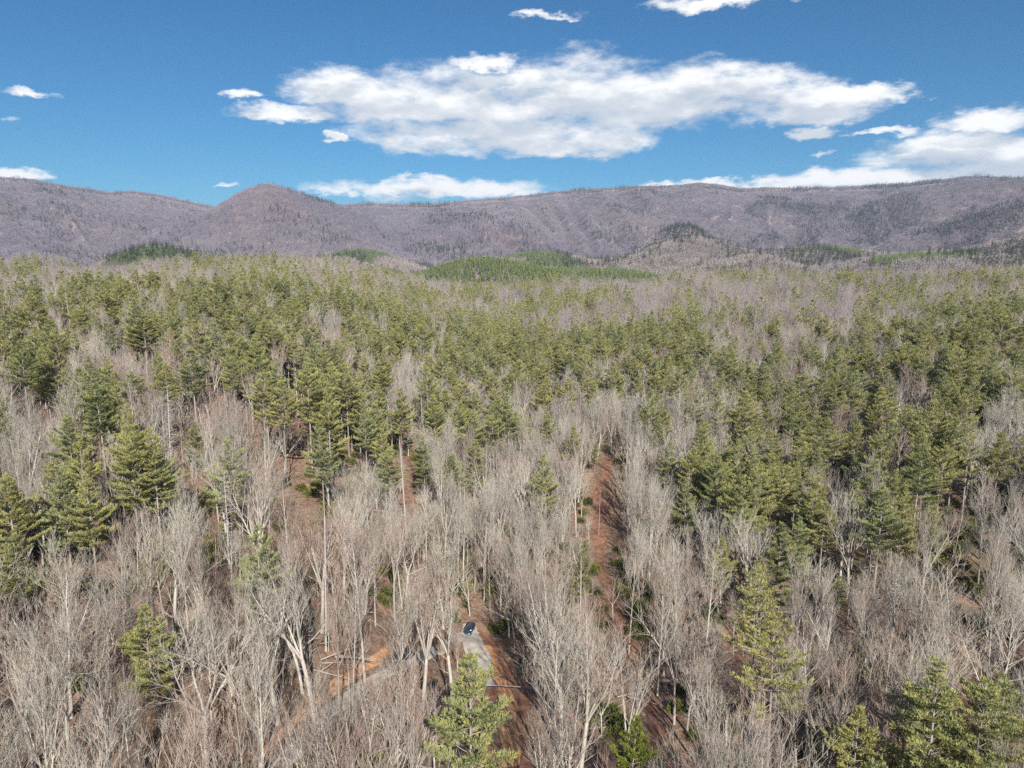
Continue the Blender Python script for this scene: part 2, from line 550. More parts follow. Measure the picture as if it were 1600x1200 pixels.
# ------------------------------------------------------------------ terrain sheet
def build_terrain():
    azs = np.concatenate([np.arange(-180, -52, 4.0), np.arange(-52, 52, 0.22), np.arange(52, 180, 4.0)])
    ds = np.concatenate([[0.5], np.geomspace(12, 60, 12), np.geomspace(62, 1800, 330), np.geomspace(1815, 6600, 260), np.geomspace(6800, 9500, 10)])
    A, D = np.meshgrid(np.radians(azs), ds)
    X = np.sin(A) * D; Y = np.cos(A) * D
    Z = elev(X, Y)
    V = np.stack([X, Y, Z], -1).reshape(-1, 3)
    na, nd = len(azs), len(ds)
    i = np.arange(nd - 1)[:, None]; j = np.arange(na)[None]
    j2 = (j + 1) % na
    F = np.stack([i * na + j, i * na + j2, (i + 1) * na + j2, (i + 1) * na + j], -1).reshape(-1, 4)
    cut = (int(np.argmax(ds > 1120))) * na
    for nm, ff, mt in (('ground', F[:cut], ground_mat()), ('mountains', F[cut:], hill_mat())):
        o = link(nm, np_mesh(nm, V, ff[:, ::-1], [mt], smooth=True))
        tag(o, kind='structure')


build_terrain()


def catmull(pts, step=2.0):
    P = [np.array(p, float) for p in pts]
    P = [2 * P[0] - P[1]] + P + [2 * P[-1] - P[-2]]
    out = []
    for k in range(1, len(P) - 2):
        n = max(2, int(np.linalg.norm(P[k + 1] - P[k]) / step))
        for t in np.linspace(0, 1, n, endpoint=False):
            out.append(0.5 * ((2 * P[k]) + (-P[k - 1] + P[k + 1]) * t + (2 * P[k - 1] - 5 * P[k] + 4 * P[k + 1] - P[k + 2]) * t * t
                              + (-P[k - 1] + 3 * P[k] - 3 * P[k + 1] + P[k + 2]) * t ** 3))
    out.append(P[-2])
    return np.array(out)


def build_path(name, pix, widths, mat, lift, seed):
    pts = [ground_hit(*p) for p in pix]
    c = catmull(pts, 1.2)
    w = np.interp(np.linspace(0, 1, len(c)), np.linspace(0, 1, len(widths)), widths)
    tg = np.gradient(c, axis=0); tg /= np.linalg.norm(tg, axis=1)[:, None]
    nm = np.stack([tg[:, 1], -tg[:, 0]], 1)
    s = np.arange(len(c)) * 0.25
    ll = w * (0.5 + 0.32 * (fbm(s * 0.9, s * 0 + 3, seed, 4) - 0.5) * 2)
    rr = w * (0.5 + 0.32 * (fbm(s * 0.9, s * 0 + 9, seed + 5, 4) - 0.5) * 2)
    nx = 11
    rows = []
    for k in range(nx):
        t = k / (nx - 1)
        off = -ll * (1 - t) + rr * t
        q = c + nm * off[:, None]
        edge = 0.25 if k in (0, nx - 1) else 0.0
        z = elev(q[:, 0], q[:, 1]) + lift - edge
        rows.append(np.column_stack([q, z]))
    V = np.stack(rows, 1).reshape(-1, 3)
    n = len(c)
    i = np.arange(n - 1)[:, None]; j = np.arange(nx - 1)[None]
    F = np.stack([i * nx + j, i * nx + j + 1, (i + 1) * nx + j + 1, (i + 1) * nx + j], -1).reshape(-1, 4)
    o = link(name, np_mesh(name, V, F[:, ::-1], [mat], smooth=True))
    tag(o, kind='structure')
    return c, w


M_GRAVEL = path_mat('grey_gravel', [(0.3, (0.27, 0.23, 0.19)), (0.5, (0.42, 0.38, 0.33)), (0.7, (0.60, 0.55, 0.48))], (0.40, 0.27, 0.18))
M_CLAY = path_mat('orange_clay', [(0.3, (0.30, 0.14, 0.07)), (0.48, (0.50, 0.26, 0.13)), (0.7, (0.66, 0.42, 0.25))], (0.30, 0.18, 0.12))
M_TRACK = path_mat('russet_leafy_track', [(0.3, (0.13, 0.065, 0.045)), (0.5, (0.24, 0.12, 0.08)), (0.7, (0.40, 0.24, 0.165))], (0.29, 0.20, 0.145))
PATHS = []
PATHS.append(build_path('clay_bank', [(395, 1195), (440, 1150), (500, 1095), (545, 1058), (600, 1022), (640, 990)], [1, 1.8, 2, 2.6, 2.4, 0.6], M_CLAY, 0.10, 3))
PATHS.append(build_path('clay_road_verge', [(752, 975), (768, 1020), (792, 1080), (806, 1140), (815, 1230)], [3, 6, 7, 7, 6], M_TRACK, 0.10, 5))
PATHS.append(build_path('clay_clearing', [(762, 1010), (782, 1060), (796, 1110), (800, 1200)], [2, 3, 3, 2.5], M_CLAY, 0.16, 6))
PATHS.append(build_path('gravel_road', [(400, 1235), (470, 1165), (530, 1105), (590, 1062), (650, 1030), (700, 1010), (735, 985)], [2.8, 2.8, 2.7, 2.6, 2.6, 3.0, 3.4], M_GRAVEL, 0.22, 7))
PATHS.append(build_path('gravel_parking_spur', [(736, 978), (738, 1000), (748, 1030), (765, 1075)], [3, 5, 4.5, 3.5], M_GRAVEL, 0.28, 8))
PATHS.append(build_path('forest_track', [(950, 715), (944, 750), (938, 800), (936, 850), (944, 900), (964, 960), (990, 1020), (1010, 1080), (1030, 1150), (1050, 1240)],
                        [3, 5.5, 6.5, 5, 4, 3.6, 3.4, 3.4, 3.4, 3.4], M_TRACK, 0.12, 9))
PATHS.append(build_path('side_track', [(1490, 985), (1498, 1040), (1512, 1100), (1530, 1180)], [3, 4, 4, 4], M_TRACK, 0.10, 12))
PATH_PTS = np.vstack([np.column_stack([c, w / 2 + 0.8]) for c, w in PATHS])


def near_path(x, y, extra=0.0):
    x = np.atleast_1d(x); y = np.atleast_1d(y)
    bad = np.zeros(len(x), bool)
    for k in range(0, len(x), 4000):
        dx = x[k:k + 4000, None] - PATH_PTS[None, :, 0]
        dy = y[k:k + 4000, None] - PATH_PTS[None, :, 1]
        bad[k:k + 4000] = (dx * dx + dy * dy < (PATH_PTS[None, :, 2] + extra) ** 2).any(1)
    return bad


# ------------------------------------------------------------------ growing trees
def vrand(r):
    while True:
        v = (r.uniform(-1, 1), r.uniform(-1, 1), r.uniform(-1, 1))
        l = math.sqrt(v[0] ** 2 + v[1] ** 2 + v[2] ** 2)
        if 0.1 < l < 1: return (v[0] / l, v[1] / l, v[2] / l)


def norm(v):
    l = math.sqrt(v[0] * v[0] + v[1] * v[1] + v[2] * v[2]) or 1
    return (v[0] / l, v[1] / l, v[2] / l)


def cross(a, b):
    return (a[1] * b[2] - a[2] * b[1], a[2] * b[0] - a[0] * b[2], a[0] * b[1] - a[1] * b[0])


def side_dir(d, ang, roll, r):
    """a direction at ang from d, turned by roll about it"""
    up = (0, 0, 1) if abs(d[2]) < 0.95 else (1, 0, 0)
    a = norm(cross(d, up)); b = cross(d, a)
    c, s = math.cos(ang), math.sin(ang)
    cr, sr = math.cos(roll) * s, math.sin(roll) * s
    return (d[0] * c + a[0] * cr + b[0] * sr, d[1] * c + a[1] * cr + b[1] * sr, d[2] * c + a[2] * cr + b[2] * sr)


class Wood:
    """collects tapered limbs as closed tubes of few sides"""
    def __init__(self):
        self.v = []; self.f = []; self.m = []; self.thin = 0.055

    def limb(self, pts, rads, sides):
        nf0 = len(self.f)
        base = len(self.v)
        n = len(pts)
        for i in range(n):
            if i == 0: t = norm([pts[1][k] - pts[0][k] for k in range(3)])
            elif i == n - 1: t = norm([pts[-1][k] - pts[-2][k] for k in range(3)])
            else: t = norm([pts[i + 1][k] - pts[i - 1][k] for k in range(3)])
            up = (0, 1, 0) if abs(t[1]) < 0.9 else (1, 0, 0)
            a = norm(cross(t, up)); b = cross(t, a)
            p = pts[i]; r = rads[i]
            if i == n - 1:
                self.v.append((p[0], p[1], p[2]))
            else:
                for s in range(sides):
                    q = 6.28318 * s / sides
                    c = math.cos(q) * r; d = math.sin(q) * r
                    self.v.append((p[0] + a[0] * c + b[0] * d, p[1] + a[1] * c + b[1] * d, p[2] + a[2] * c + b[2] * d))
        for i in range(n - 2):
            o = base + i * sides
            for s in range(sides):
                s2 = (s + 1) % sides
                self.f.append((o + s, o + s2, o + sides + s2)); self.f.append((o + s, o + sides + s2, o + sides + s))
        o = base + (n - 2) * sides
        tip = base + (n - 1) * sides
        for s in range(sides):
            self.f.append((o + s, o + (s + 1) % sides, tip))
        self.m += [1 if rads[0] < self.thin else 0] * (len(self.f) - nf0)

    def arrays(self):
        return np.array(self.v, np.float32), np.array(self.f, np.int32)


def curve_pts(p, d, length, n, wob, lift, r):
    pts = [p]
    seg = length / n
    for i in range(n):
        w = vrand(r)
        d = norm((d[0] + w[0] * wob, d[1] + w[1] * wob, d[2] + w[2] * wob + lift))
        p = (p[0] + d[0] * seg, p[1] + d[1] * seg, p[2] + d[2] * seg)
        pts.append(p)
    return pts, d


def at_t(pts, t):
    x = t * (len(pts) - 1); i = min(int(x), len(pts) - 2); f = x - i
    a, b = pts[i], pts[i + 1]
    return tuple(a[k] + (b[k] - a[k]) * f for k in range(3)), norm([b[k] - a[k] for k in range(3)])


def bare_tree(seed, form, H, detail=1.0, twig=1.0):
    """returns (trunk arrays, crown arrays). form: 'tall' narrow ascending crown on a long stem, 'oak' spreading, 'fan' many ascending leaders"""
    r = random.Random(seed)
    trunk = Wood(); crown = Wood()
    R0 = H * 0.0098 * r.uniform(0.9, 1.2)

    def twigs(pts, length, rad, lvl):
        """fine shoots along a branch"""
        n = max(1, int(length * (1.35 if lvl else 0.9) * detail + r.random()))
        for _ in range(n):
            p, d = at_t(pts, r.uniform(0.12, 1.0))
            dd = side_dir(d, r.uniform(0.2, 0.65), r.uniform(0, 6.28), r)
            dd = norm((dd[0], dd[1], dd[2] + 0.25))
            L = r.uniform(0.9, 2.3) * (0.75 + 0.25 / detail)
            q, _ = curve_pts(p, dd, L, 2, 0.12, 0.08, r)
            crown.limb(q, [0.017 * twig, 0.012 * twig, 0], 3)

    def branch(p, d, L, rad, lvl, lift):
        n = 4 if lvl < 2 else 3
        pts, dd = curve_pts(p, d, L, n, 0.16 if form == 'oak' else 0.10, lift, r)
        rads = [rad * (1 - 0.78 * i / n) for i in range(n + 1)]
        crown.limb(pts, rads, 4 if lvl < 2 else 3)
        if lvl >= 3 or L < 1.6:
            twigs(pts, L, rad, 1)
            return
        k = int((L / (1.35 if lvl == 1 else 1.1)) * detail + 0.5)
        k = max(3, k)
        for i in range(k):
            t = 0.22 + 0.78 * (i + r.random()) / k
            t = min(t, 1.0)
            q, d2 = at_t(pts, t)
            ang = r.uniform(0.4, 0.85) if form != 'fan' else r.uniform(0.28, 0.6)
            c = side_dir(d2, ang, r.uniform(0, 6.28), r)
            c = norm((c[0], c[1], c[2] + (0.12 if form == 'oak' else 0.35)))
            L2 = L * r.uniform(0.42, 0.66) * (1.12 - 0.5 * t)
            branch(q, c, max(1.0, L2), max(0.02, rad * 0.48 * (1.1 - 0.5 * t)), lvl + 1, lift)
        twigs(pts[1:], L * 0.5, rad, 0)

    lean = (r.uniform(-0.05, 0.05), r.uniform(-0.05, 0.05), 1)
    if form == 'tall':
        pts, _ = curve_pts((0, 0, -1.5), norm(lean), H + 1.5, 12, 0.025, 0.02, r)
        trunk.limb(pts, [R0 * (1.35 if i == 0 else 1) * (1 - 0.93 * (i / 12) ** 1.15) for i in range(13)], 6)
        n = int(19 * (0.6 + 0.4 * detail))
        for i in range(n):
            t = 0.42 + 0.57 * (i + r.random() * 0.8) / n
            p, d = at_t(pts, t)
            u = (t - 0.42) / 0.58
            L = H * (0.25 * (1 - u) ** 0.8 + 0.06) * r.uniform(0.75, 1.15)
            c = side_dir(d, r.uniform(0.55, 0.95) * (1 - 0.35 * u), i * 2.4 + r.uniform(-0.5, 0.5), r)
            branch(p, c, L, R0 * 0.30 * (1 - 0.6 * u), 1, 0.13)
        for i in range(4):                        # dead stubs low on the stem
            p, d = at_t(pts, r.uniform(0.2, 0.42))
            q, _ = curve_pts(p, side_dir(d, r.uniform(0.9, 1.4), r.uniform(0, 6.28), r), r.uniform(0.6, 2.4), 2, 0.1, 0, r)
            crown.limb(q, [0.045, 0.03, 0], 3)
    else:
        fork = r.uniform(0.26, 0.36) if form == 'oak' else r.uniform(0.30, 0.42)
        hf = H * fork
        pts, d = curve_pts((0, 0, -1.5), norm(lean), hf + 1.5, 5, 0.05, 0.01, r)
        trunk.limb(pts + [tuple(pts[-1][k] + d[k] * 0.6 for k in range(3))], [R0 * 1.45 * (1.3 if i == 0 else 1) * (1 - 0.30 * i / 5) for i in range(6)] + [0], 7)
        nl = r.choice([3, 4, 5]) if form == 'oak' else r.choice([4, 5, 6])
        rl = R0 * 1.0 / math.sqrt(nl / 3)
        ph = r.uniform(0, 6.28)
        for i in range(nl):
            ang = r.uniform(0.35, 0.75) if form == 'oak' else r.uniform(0.14, 0.42)
            if i == 0: ang *= 0.3
            c = side_dir(d, ang, ph + i * 6.28 / nl + r.uniform(-0.4, 0.4), r)
            L = (H - hf) * r.uniform(0.78, 1.0) * (1.0 if form == 'fan' else 0.92)
            n = 7
            lp, _ = curve_pts(pts[-1], c, L, n, 0.13 if form == 'oak' else 0.06, 0.06 if form == 'oak' else 0.05, r)
            trunk_r = [rl * (1 - 0.86 * (k / n)) for k in range(n + 1)]
            crown.limb(lp, trunk_r, 5)
            kk = int((10 if form == 'oak' else 11) * (0.6 + 0.4 * detail))
            for j in range(kk):
                t = 0.22 + 0.78 * (j + r.random()) / kk
                q, d2 = at_t(lp, min(t, 1))
                c2 = side_dir(d2, r.uniform(0.45, 0.95) if form == 'oak' else r.uniform(0.3, 0.65), j * 2.4 + r.uniform(-.5, .5), r)
                branch(q, c2, L * r.uniform(0.28, 0.46) * (1.15 - 0.6 * t), rl * 0.46 * (1.1 - 0.75 * t), 2, 0.06)
        for i in range(2):
            p, d3 = at_t(pts, r.uniform(0.6, 0.95))
            branch(p, side_dir(d3, r.uniform(0.8, 1.2), r.uniform(0, 6.28), r), H * 0.13, R0 * 0.22, 2, 0.05)
    return trunk.arrays(), crown.arrays() + (np.array(crown.m),)


def blades(cent, dirs, n, length, width, spread, rng):
    """tufts of needles: n long thin triangles round each centre"""
    m = len(cent)
    c = np.repeat(cent, n, 0); d = np.repeat(dirs, n, 0)
    v = rng.normal(size=(m * n, 3))
    v /= np.linalg.norm(v, axis=1)[:, None]
    dd = d + v * spread
    dd[:, 2] += 0.15
    dd /= np.linalg.norm(dd, axis=1)[:, None]
    s = np.cross(dd, np.array([0, 0, 1.0]) + rng.normal(size=(m * n, 3)) * 0.45)
    s /= np.linalg.norm(s, axis=1)[:, None] + 1e-9
    L = length * rng.uniform(0.7, 1.2, (m * n, 1))
    W = width * rng.uniform(0.7, 1.2, (m * n, 1))
    base = c + v * length * 0.12
    a = base - s * W * 0.5 + dd * L * 0.35
    b = base + s * W * 0.5 + dd * L * 0.35
    t = base + dd * L
    V = np.stack([base, b, t, a], 1).reshape(-1, 3)
    F = np.arange(m * n * 4).reshape(-1, 4)
    return V, F


def pine_tree(seed, H, crown_from=0.42, spread=3.6, density=1.0, blade=(0.56, 0.145), nb=9, dead=6, detail=1.0, cone=0.75):
    """returns trunk, boughs, foliage arrays (foliage is quads)"""
    r = random.Random(seed); rng = np.random.default_rng(seed)
    trunk = Wood(); wood = Wood()
    R0 = H * 0.0098
    pts, _ = curve_pts((0, 0, -1.5), norm((r.uniform(-.03, .03), r.uniform(-.03, .03), 1)), H + 1.5, 12, 0.012, 0.02, r)
    trunk.limb(pts, [R0 * (1.3 if i == 0 else 1) * (1 - 0.95 * (i / 12) ** 1.2) for i in range(13)], 6)
    C = []; D = []
    z = crown_from
    step0 = 1.22 / H / (0.6 + 0.4 * detail)
    while z < 0.985:
        u = (z - crown_from) / (1 - crown_from)
        prof = (math.sin(math.pi * min(1, (u * 0.92 + 0.14))) ** 0.6) * (1 - cone * u) ** 0.75
        L0 = spread * max(0.16, prof) * 1.25
        nbz = r.choice([4, 5, 5, 6])
        ph = r.uniform(0, 6.28)
        for b in range(nbz):
            if r.random() < 0.10 + 0.22 * (1 - density): continue
            L = L0 * r.uniform(0.5, 1.3)
            t = z + r.uniform(-0.4, 0.4) * step0
            p, d = at_t(pts, min(0.995, (t * H + 1.5) / (H + 1.5)))
            el = 0.05 + 0.75 * u ** 1.4 + r.uniform(-0.12, 0.15)
            a = ph + b * 6.28 / nbz + r.uniform(-0.35, 0.35)
            c = (math.cos(a) * math.cos(el), math.sin(a) * math.cos(el), math.sin(el))
            bp, bd = curve_pts(p, c, L, 4, 0.07, 0.09, r)
            wood.limb(bp, [0.055 * (0.5 + L / 5) * (1 - 0.8 * k / 4) for k in range(5)], 3)
            # side shoots in a flat spray, each ending in upswept tufts
            ns = max(2, int(L / 0.42 * detail))
            for k in range(ns):
                tt = 0.25 + 0.75 * (k + r.random()) / ns
                q, d2 = at_t(bp, min(tt, 1))
                sgn = 1 if k % 2 else -1
                sd = norm((-math.sin(a) * sgn * 0.8 + d2[0] * 0.8, math.cos(a) * sgn * 0.8 + d2[1] * 0.8, d2[2] + 0.22 + r.uniform(-.1, .1)))
                sl = (0.45 + 0.30 * L * (1 - 0.65 * tt)) * r.uniform(0.7, 1.1)
                nt = max(1, int(sl / 0.33 * detail + 0.5))
                for j in range(nt):
                    w = (j + 0.8) / nt
                    C.append((q[0] + sd[0] * sl * w, q[1] + sd[1] * sl * w, q[2] + sd[2] * sl * w + 0.05 * w))
                    D.append((sd[0], sd[1], sd[2] + 0.35))
                if detail >= 1 and sl > 0.7:
                    e = (q[0] + sd[0] * sl, q[1] + sd[1] * sl, q[2] + sd[2] * sl)
                    wood.limb([q, e], [0.02, 0], 3)
            C.append(bp[-1]); D.append((bd[0], bd[1], bd[2] + 0.3))
        z += step0 * r.uniform(0.8, 1.25)
    C.append(pts[-1]); D.append((0, 0, 1)); C.append(tuple(at_t(pts, 0.98)[0])); D.append((0, 0, 1))
    for i in range(dead):
        t = r.uniform(crown_from * 0.45, crown_from * 1.25)
        p, d = at_t(pts, t)
        c = side_dir(d, r.uniform(1.1, 1.6), r.uniform(0, 6.28), r)
        L = r.uniform(0.8, 3.2)
        bp, _ = curve_pts(p, c, L, 3, 0.14, 0.0, r)
        wood.limb(bp, [0.05, 0.035, 0.02, 0], 3)
    C = np.array(C); D = np.array(D)
    D /= np.linalg.norm(D, axis=1)[:, None]
    if density < 1:
        keep = rng.random(len(C)) < density
        C = C[keep]; D = D[keep]
    V, F = blades(C, D, nb, blade[0], blade[1], 0.75, rng)
    return trunk.arrays(), wood.arrays(), (V, F)


def tri_quads(F):
    return np.concatenate([F[:, [0, 1, 2]], F[:, [0, 2, 3]]])


def joined(name, parts, mats):
    """parts: list of (V, F, material index) joined in one mesh of triangles"""
    Vs = []; Fs = []; Ms = []; o = 0
    for V, F, mi in parts:
        if F.shape[1] == 4: F = tri_quads(F)
        Vs.append(V); Fs.append(F + o); Ms.append(np.full(len(F), mi) if np.isscalar(mi) else mi); o += len(V)
    return np_mesh(name, np.concatenate(Vs), np.concatenate(Fs), mats, matidx=np.concatenate(Ms))


# ---- the near kinds of tree
BARE = []       # (form, H, trunk mesh, crown mesh, joined mesh)
specs = [('tall', 27, 1), ('tall', 29, 2), ('tall', 25, 3), ('fan', 25, 4), ('fan', 23, 5), ('fan', 26, 6), ('oak', 23, 7), ('oak', 21, 8), ('oak', 24, 9), ('fan', 21, 10), ('tall', 28, 11), ('tall', 24, 12), ('tall', 26, 13), ('oak', 22, 14)]
for form, H, sd in specs:
    (tv, tf), (cv, cf, cm_) = bare_tree(100 + sd, form, H, 1.0, 1.35)
    tm = np_mesh('bare_trunk', tv, tf, [M_BARK], smooth=True)
    cm = np_mesh('bare_crown', cv, cf, [M_BARK, M_TWIG], matidx=cm_)
    jm = joined('bare_tree_joined', [(tv, tf, 0), (cv, cf, cm_)], [M_BARK, M_TWIG])
    BARE.append((form, H, tm, cm, jm, len(cf)))
PINE = []
pspecs = [(28, .40, 4.9, 1.0), (30, .45, 5.2, 1.0), (27, .36, 4.8, 1.0), (30, .50, 5.0, .95), (24, .25, 4.7, 1.0), (32, .56, 4.6, .9), (28, .42, 5.4, .62)]
for k, (H, cf_, sp, dn) in enumerate(pspecs):
    (tv, tf), (wv, wf), (fv, ff) = pine_tree(300 + k, H, cf_, sp, dn, dead=10)
    tm = np_mesh('pine_trunk', tv, tf, [M_PINEBARK], smooth=True)
    wm = None
    fm = joined('pine_crown', [(wv, wf, 0), (fv, ff, 1)], [M_PINEBARK, M_NEEDLE])
    jm = joined('pine_tree_joined', [(tv, tf, 0), (wv, wf, 0), (fv, ff, 1)], [M_PINEBARK, M_NEEDLE])
    PINE.append((H, tm, wm, fm, jm, len(ff)))
print('bare tris', [b[5] for b in BARE], 'pine quads', [p[5] for p in PINE])

# ------------------------------------------------------------------ sources for the massed forest
def source_collection(name, meshes):
    c = bpy.data.collections.new(name)
    for k, me in enumerate(meshes):
        o = bpy.data.objects.new('%s_%s' % (name, chr(97 + k)), me)
        c.objects.link(o)
    return c


def scatter(name, P, rot, scl, idx, coll, label, cat):
    me = bpy.data.meshes.new(name)
    n = len(P)
    me.vertices.add(n)
    me.vertices.foreach_set('co', np.asarray(P, np.float32).ravel())
    a = me.attributes.new('turn', 'FLOAT_VECTOR', 'POINT'); a.data.foreach_set('vector', np.asarray(rot, np.float32).ravel())
    a = me.attributes.new('size', 'FLOAT_VECTOR', 'POINT'); a.data.foreach_set('vector', np.asarray(scl, np.float32).ravel())
    a = me.attributes.new('form', 'INT', 'POINT'); a.data.foreach_set('value', np.asarray(idx, np.int32))
    o = link(name, me)
    g = bpy.data.node_groups.new(name, 'GeometryNodeTree')
    g.interface.new_socket('Geometry', in_out='INPUT', socket_type='NodeSocketGeometry')
    g.interface.new_socket('Geometry', in_out='OUTPUT', socket_type='NodeSocketGeometry')
    N = g.nodes; L = g.links
    gi = N.new('NodeGroupInput'); go = N.new('NodeGroupOutput')
    ip = N.new('GeometryNodeInstanceOnPoints')
    ci = N.new('GeometryNodeCollectionInfo')
    ci.inputs['Collection'].default_value = coll
    ci.inputs['Separate Children'].default_value = True
    ci.inputs['Reset Children'].default_value = True
    ip.inputs['Pick Instance'].default_value = True
    L.new(gi.outputs[0], ip.inputs['Points']); L.new(ci.outputs[0], ip.inputs['Instance'])
    for nm, ty, sock in (('turn', 'FLOAT_VECTOR', 'Rotation'), ('size', 'FLOAT_VECTOR', 'Scale'), ('form', 'INT', 'Instance Index')):
        na = N.new('GeometryNodeInputNamedAttribute'); na.data_type = ty
        na.inputs['Name'].default_value = nm
        if nm == 'turn':
            er = N.new('FunctionNodeEulerToRotation')
            L.new(na.outputs['Attribute'], er.inputs[0]); L.new(er.outputs[0], ip.inputs[sock])
        else:
            L.new(na.outputs['Attribute'], ip.inputs[sock])
    L.new(ip.outputs[0], go.inputs[0])
    md = o.modifiers.new('scatter', 'NODES'); md.node_group = g
    tag(o, label, cat, kind='stuff')
    return o


# ---- mid distance trees: fewer, thicker shoots
BARE_MID = []
for form, H, sd in [('tall', 26, 21), ('fan', 24, 22), ('fan', 22, 23), ('oak', 22, 24), ('tall', 28, 25)]:
    (tv, tf), (cv, cf, cm_) = bare_tree(400 + sd, form, H, 0.55, 2.8)
    BARE_MID.append(joined('bare_tree_mid', [(tv, tf, 0), (cv, cf, cm_)], [M_BARK, M_TWIG_MID]))
    print('mid bare', len(cf))
PINE_MID = []
for k, (H, cf_, sp, dn) in enumerate([(28, .38, 4.9, 1), (26, .32, 4.8, 1), (29, .46, 4.9, .9), (24, .25, 4.6, 1)]):
    (tv, tf), (wv, wf), (fv, ff) = pine_tree(500 + k, H, cf_, sp, dn, blade=(0.95, 0.32), nb=5, detail=0.5)
    PINE_MID.append(joined('pine_tree_mid', [(tv, tf, 0), (wv, wf, 0), (fv, ff, 1)], [M_PINEBARK, M_NEEDLE]))
    print('mid pine', len(ff))


# ---- far trees: a few shoots each, set out in blocks of woodland
def far_bare_arrays(rng, H):
    V = []; F = []
    o = 0
    # trunk blade pair
    n = 26
    base = np.zeros((n, 3)); base[:, 2] = rng.uniform(0.18, 0.7, n) * H
    a = rng.uniform(0, 6.28, n); el = rng.uniform(0.6, 1.35, n)
    d = np.stack([np.cos(a) * np.cos(el), np.sin(a) * np.cos(el), np.sin(el)], 1)
    L = rng.uniform(0.28, 0.45, n)[:, None] * H * (1.15 - base[:, 2:3] / H)
    s = np.cross(d, rng.normal(size=(n, 3))); s /= np.linalg.norm(s, axis=1)[:, None]
    w = rng.uniform(0.35, 0.75, (n, 1))
    tri = np.stack([base, base + d * L * 0.75 + s * w, base + d * L, ], 1).reshape(-1, 3)
    V.append(tri); F.append(np.arange(n * 3).reshape(-1, 3)); o = n * 3
    tv = np.array([[-.22, 0, -2], [.22, 0, -2], [0, 0, H * .9], [0, -.22, -2], [0, .22, -2], [0, 0, H * .9]])
    V.append(tv); F.append(np.array([[0, 1, 2], [3, 4, 5]]) + o)
    return np.concatenate(V), np.concatenate(F)


def far_pine_arrays(rng, H, wid=3.2, n=60):
    z = rng.uniform(0.18, 1.0, n) ** 0.9 * H
    a = rng.uniform(0, 6.28, n)
    rad = wid * (1.08 - z / H) * rng.uniform(0.5, 1.1, n) + 0.3
    c = np.stack([np.cos(a) * rad * 0.4, np.sin(a) * rad * 0.4, z], 1)
    d = np.stack([np.cos(a), np.sin(a), np.full(n, 0.25)], 1)
    s = np.stack([-np.sin(a), np.cos(a), rng.uniform(-0.5, 0.5, n)], 1)
    w = (0.5 + rad * 0.32)[:, None]
    e = c + d * (rad * 0.75)[:, None]
    V = np.stack([c, e - s * w, e + s * w + np.array([0, 0, .5])], 1).reshape(-1, 3)
    F = np.arange(n * 3).reshape(-1, 3)
    tv = np.array([[-.25, 0, -2], [.25, 0, -2], [0, 0, H * .9]])
    return np.concatenate([V, tv]), np.concatenate([F, [[n * 3, n * 3 + 1, n * 3 + 2]]])


BLOCK = 52.0
BARE_BLOCK = []
for k in range(9):
    rng = np.random.default_rng(700 + k)
    parts = []
    for i in range(7):
        for j in range(7):
            x = (i + rng.uniform(0, 1)) * BLOCK / 7 - BLOCK / 2; y = (j + rng.uniform(0, 1)) * BLOCK / 7 - BLOCK / 2
            V, F = far_bare_arrays(rng, rng.uniform(16, 24))
            parts.append((V + np.array([x, y, 0]), F, 0))
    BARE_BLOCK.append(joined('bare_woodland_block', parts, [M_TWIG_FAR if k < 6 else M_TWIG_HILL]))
PINE_FAR = []
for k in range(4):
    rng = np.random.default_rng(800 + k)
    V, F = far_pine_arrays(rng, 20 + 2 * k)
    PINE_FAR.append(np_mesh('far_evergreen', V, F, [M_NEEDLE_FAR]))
YOUNG = []
for k in range(4):
    rng = np.random.default_rng(850 + k)
    V, F = far_pine_arrays(rng, 13 + k, 2.6, 70)
    YOUNG.append(np_mesh('young_pine', V, F, [M_NEEDLE_YOUNG]))

# ------------------------------------------------------------------ where pines stand (tenths, 50 px cells read off the photograph)
GRID = """
55556425 65433444 76645645 32323325
54674677 87756655 65666623 33363534
76689757 87588788 65687632 23454689
25227288 99987687 77767862 25877898
17882886 89884544 76223436 46862364
11883623 58877445 64101437 78983863
21337466 17556661 32211368 89876776
32237325 03002110 11101678 88365784
32310001 11000000 00000666 77387871
53100006 30000000 03000352 65175750
11000003 00000000 00000044 23032300
01002100 00000000 00000003 40000003
01011000 00000030 00000003 30000000
02000000 00000000 00000000 00050500
00000000 00000000 00000000 00200330
00000000 00000000 00000000 00210330
"""
GR = np.array([[int(c) for c in ln.replace(' ', '')] for ln in GRID.strip().split('\n')], float) / 10
assert GR.shape == (16, 32), GR.shape


def pine_share(px, py):
    gx = np.clip(px / 50 - 0.5, 0, 30.999); gy = np.clip((py - 400) / 50 - 0.5, 0, 14.999)
    ix = np.floor(gx).astype(int); iy = np.floor(gy).astype(int)
    fx = gx - ix; fy = gy - iy
    return (GR[iy, ix] * (1 - fx) + GR[iy, ix + 1] * fx) * (1 - fy) + (GR[iy + 1, ix] * (1 - fx) + GR[iy + 1, ix + 1] * fx) * fy


def stand(d0, d1, sp, azmax=47, jit=0.42, seed=1):
    """jittered points on a ground grid between two distances"""
    rng = np.random.default_rng(seed)
    m = int(d1 / sp) + 1
    gx, gy = np.meshgrid(np.arange(-m, m + 1) * sp, np.arange(0, m + 1) * sp)
    gx = gx + (np.arange(gx.shape[0]) % 2)[:, None] * sp * 0.5
    x = (gx + rng.uniform(-jit, jit, gx.shape) * sp).ravel(); y = (gy + rng.uniform(-jit, jit, gx.shape) * sp).ravel()
    d = np.hypot(x, y)
    k = (d > d0) & (d < d1) & (np.abs(np.degrees(np.arctan2(x, y))) < azmax)
    return x[k], y[k], rng


exec_later = []
HERO = []       # (x, y, radius) kept free for trees set by hand

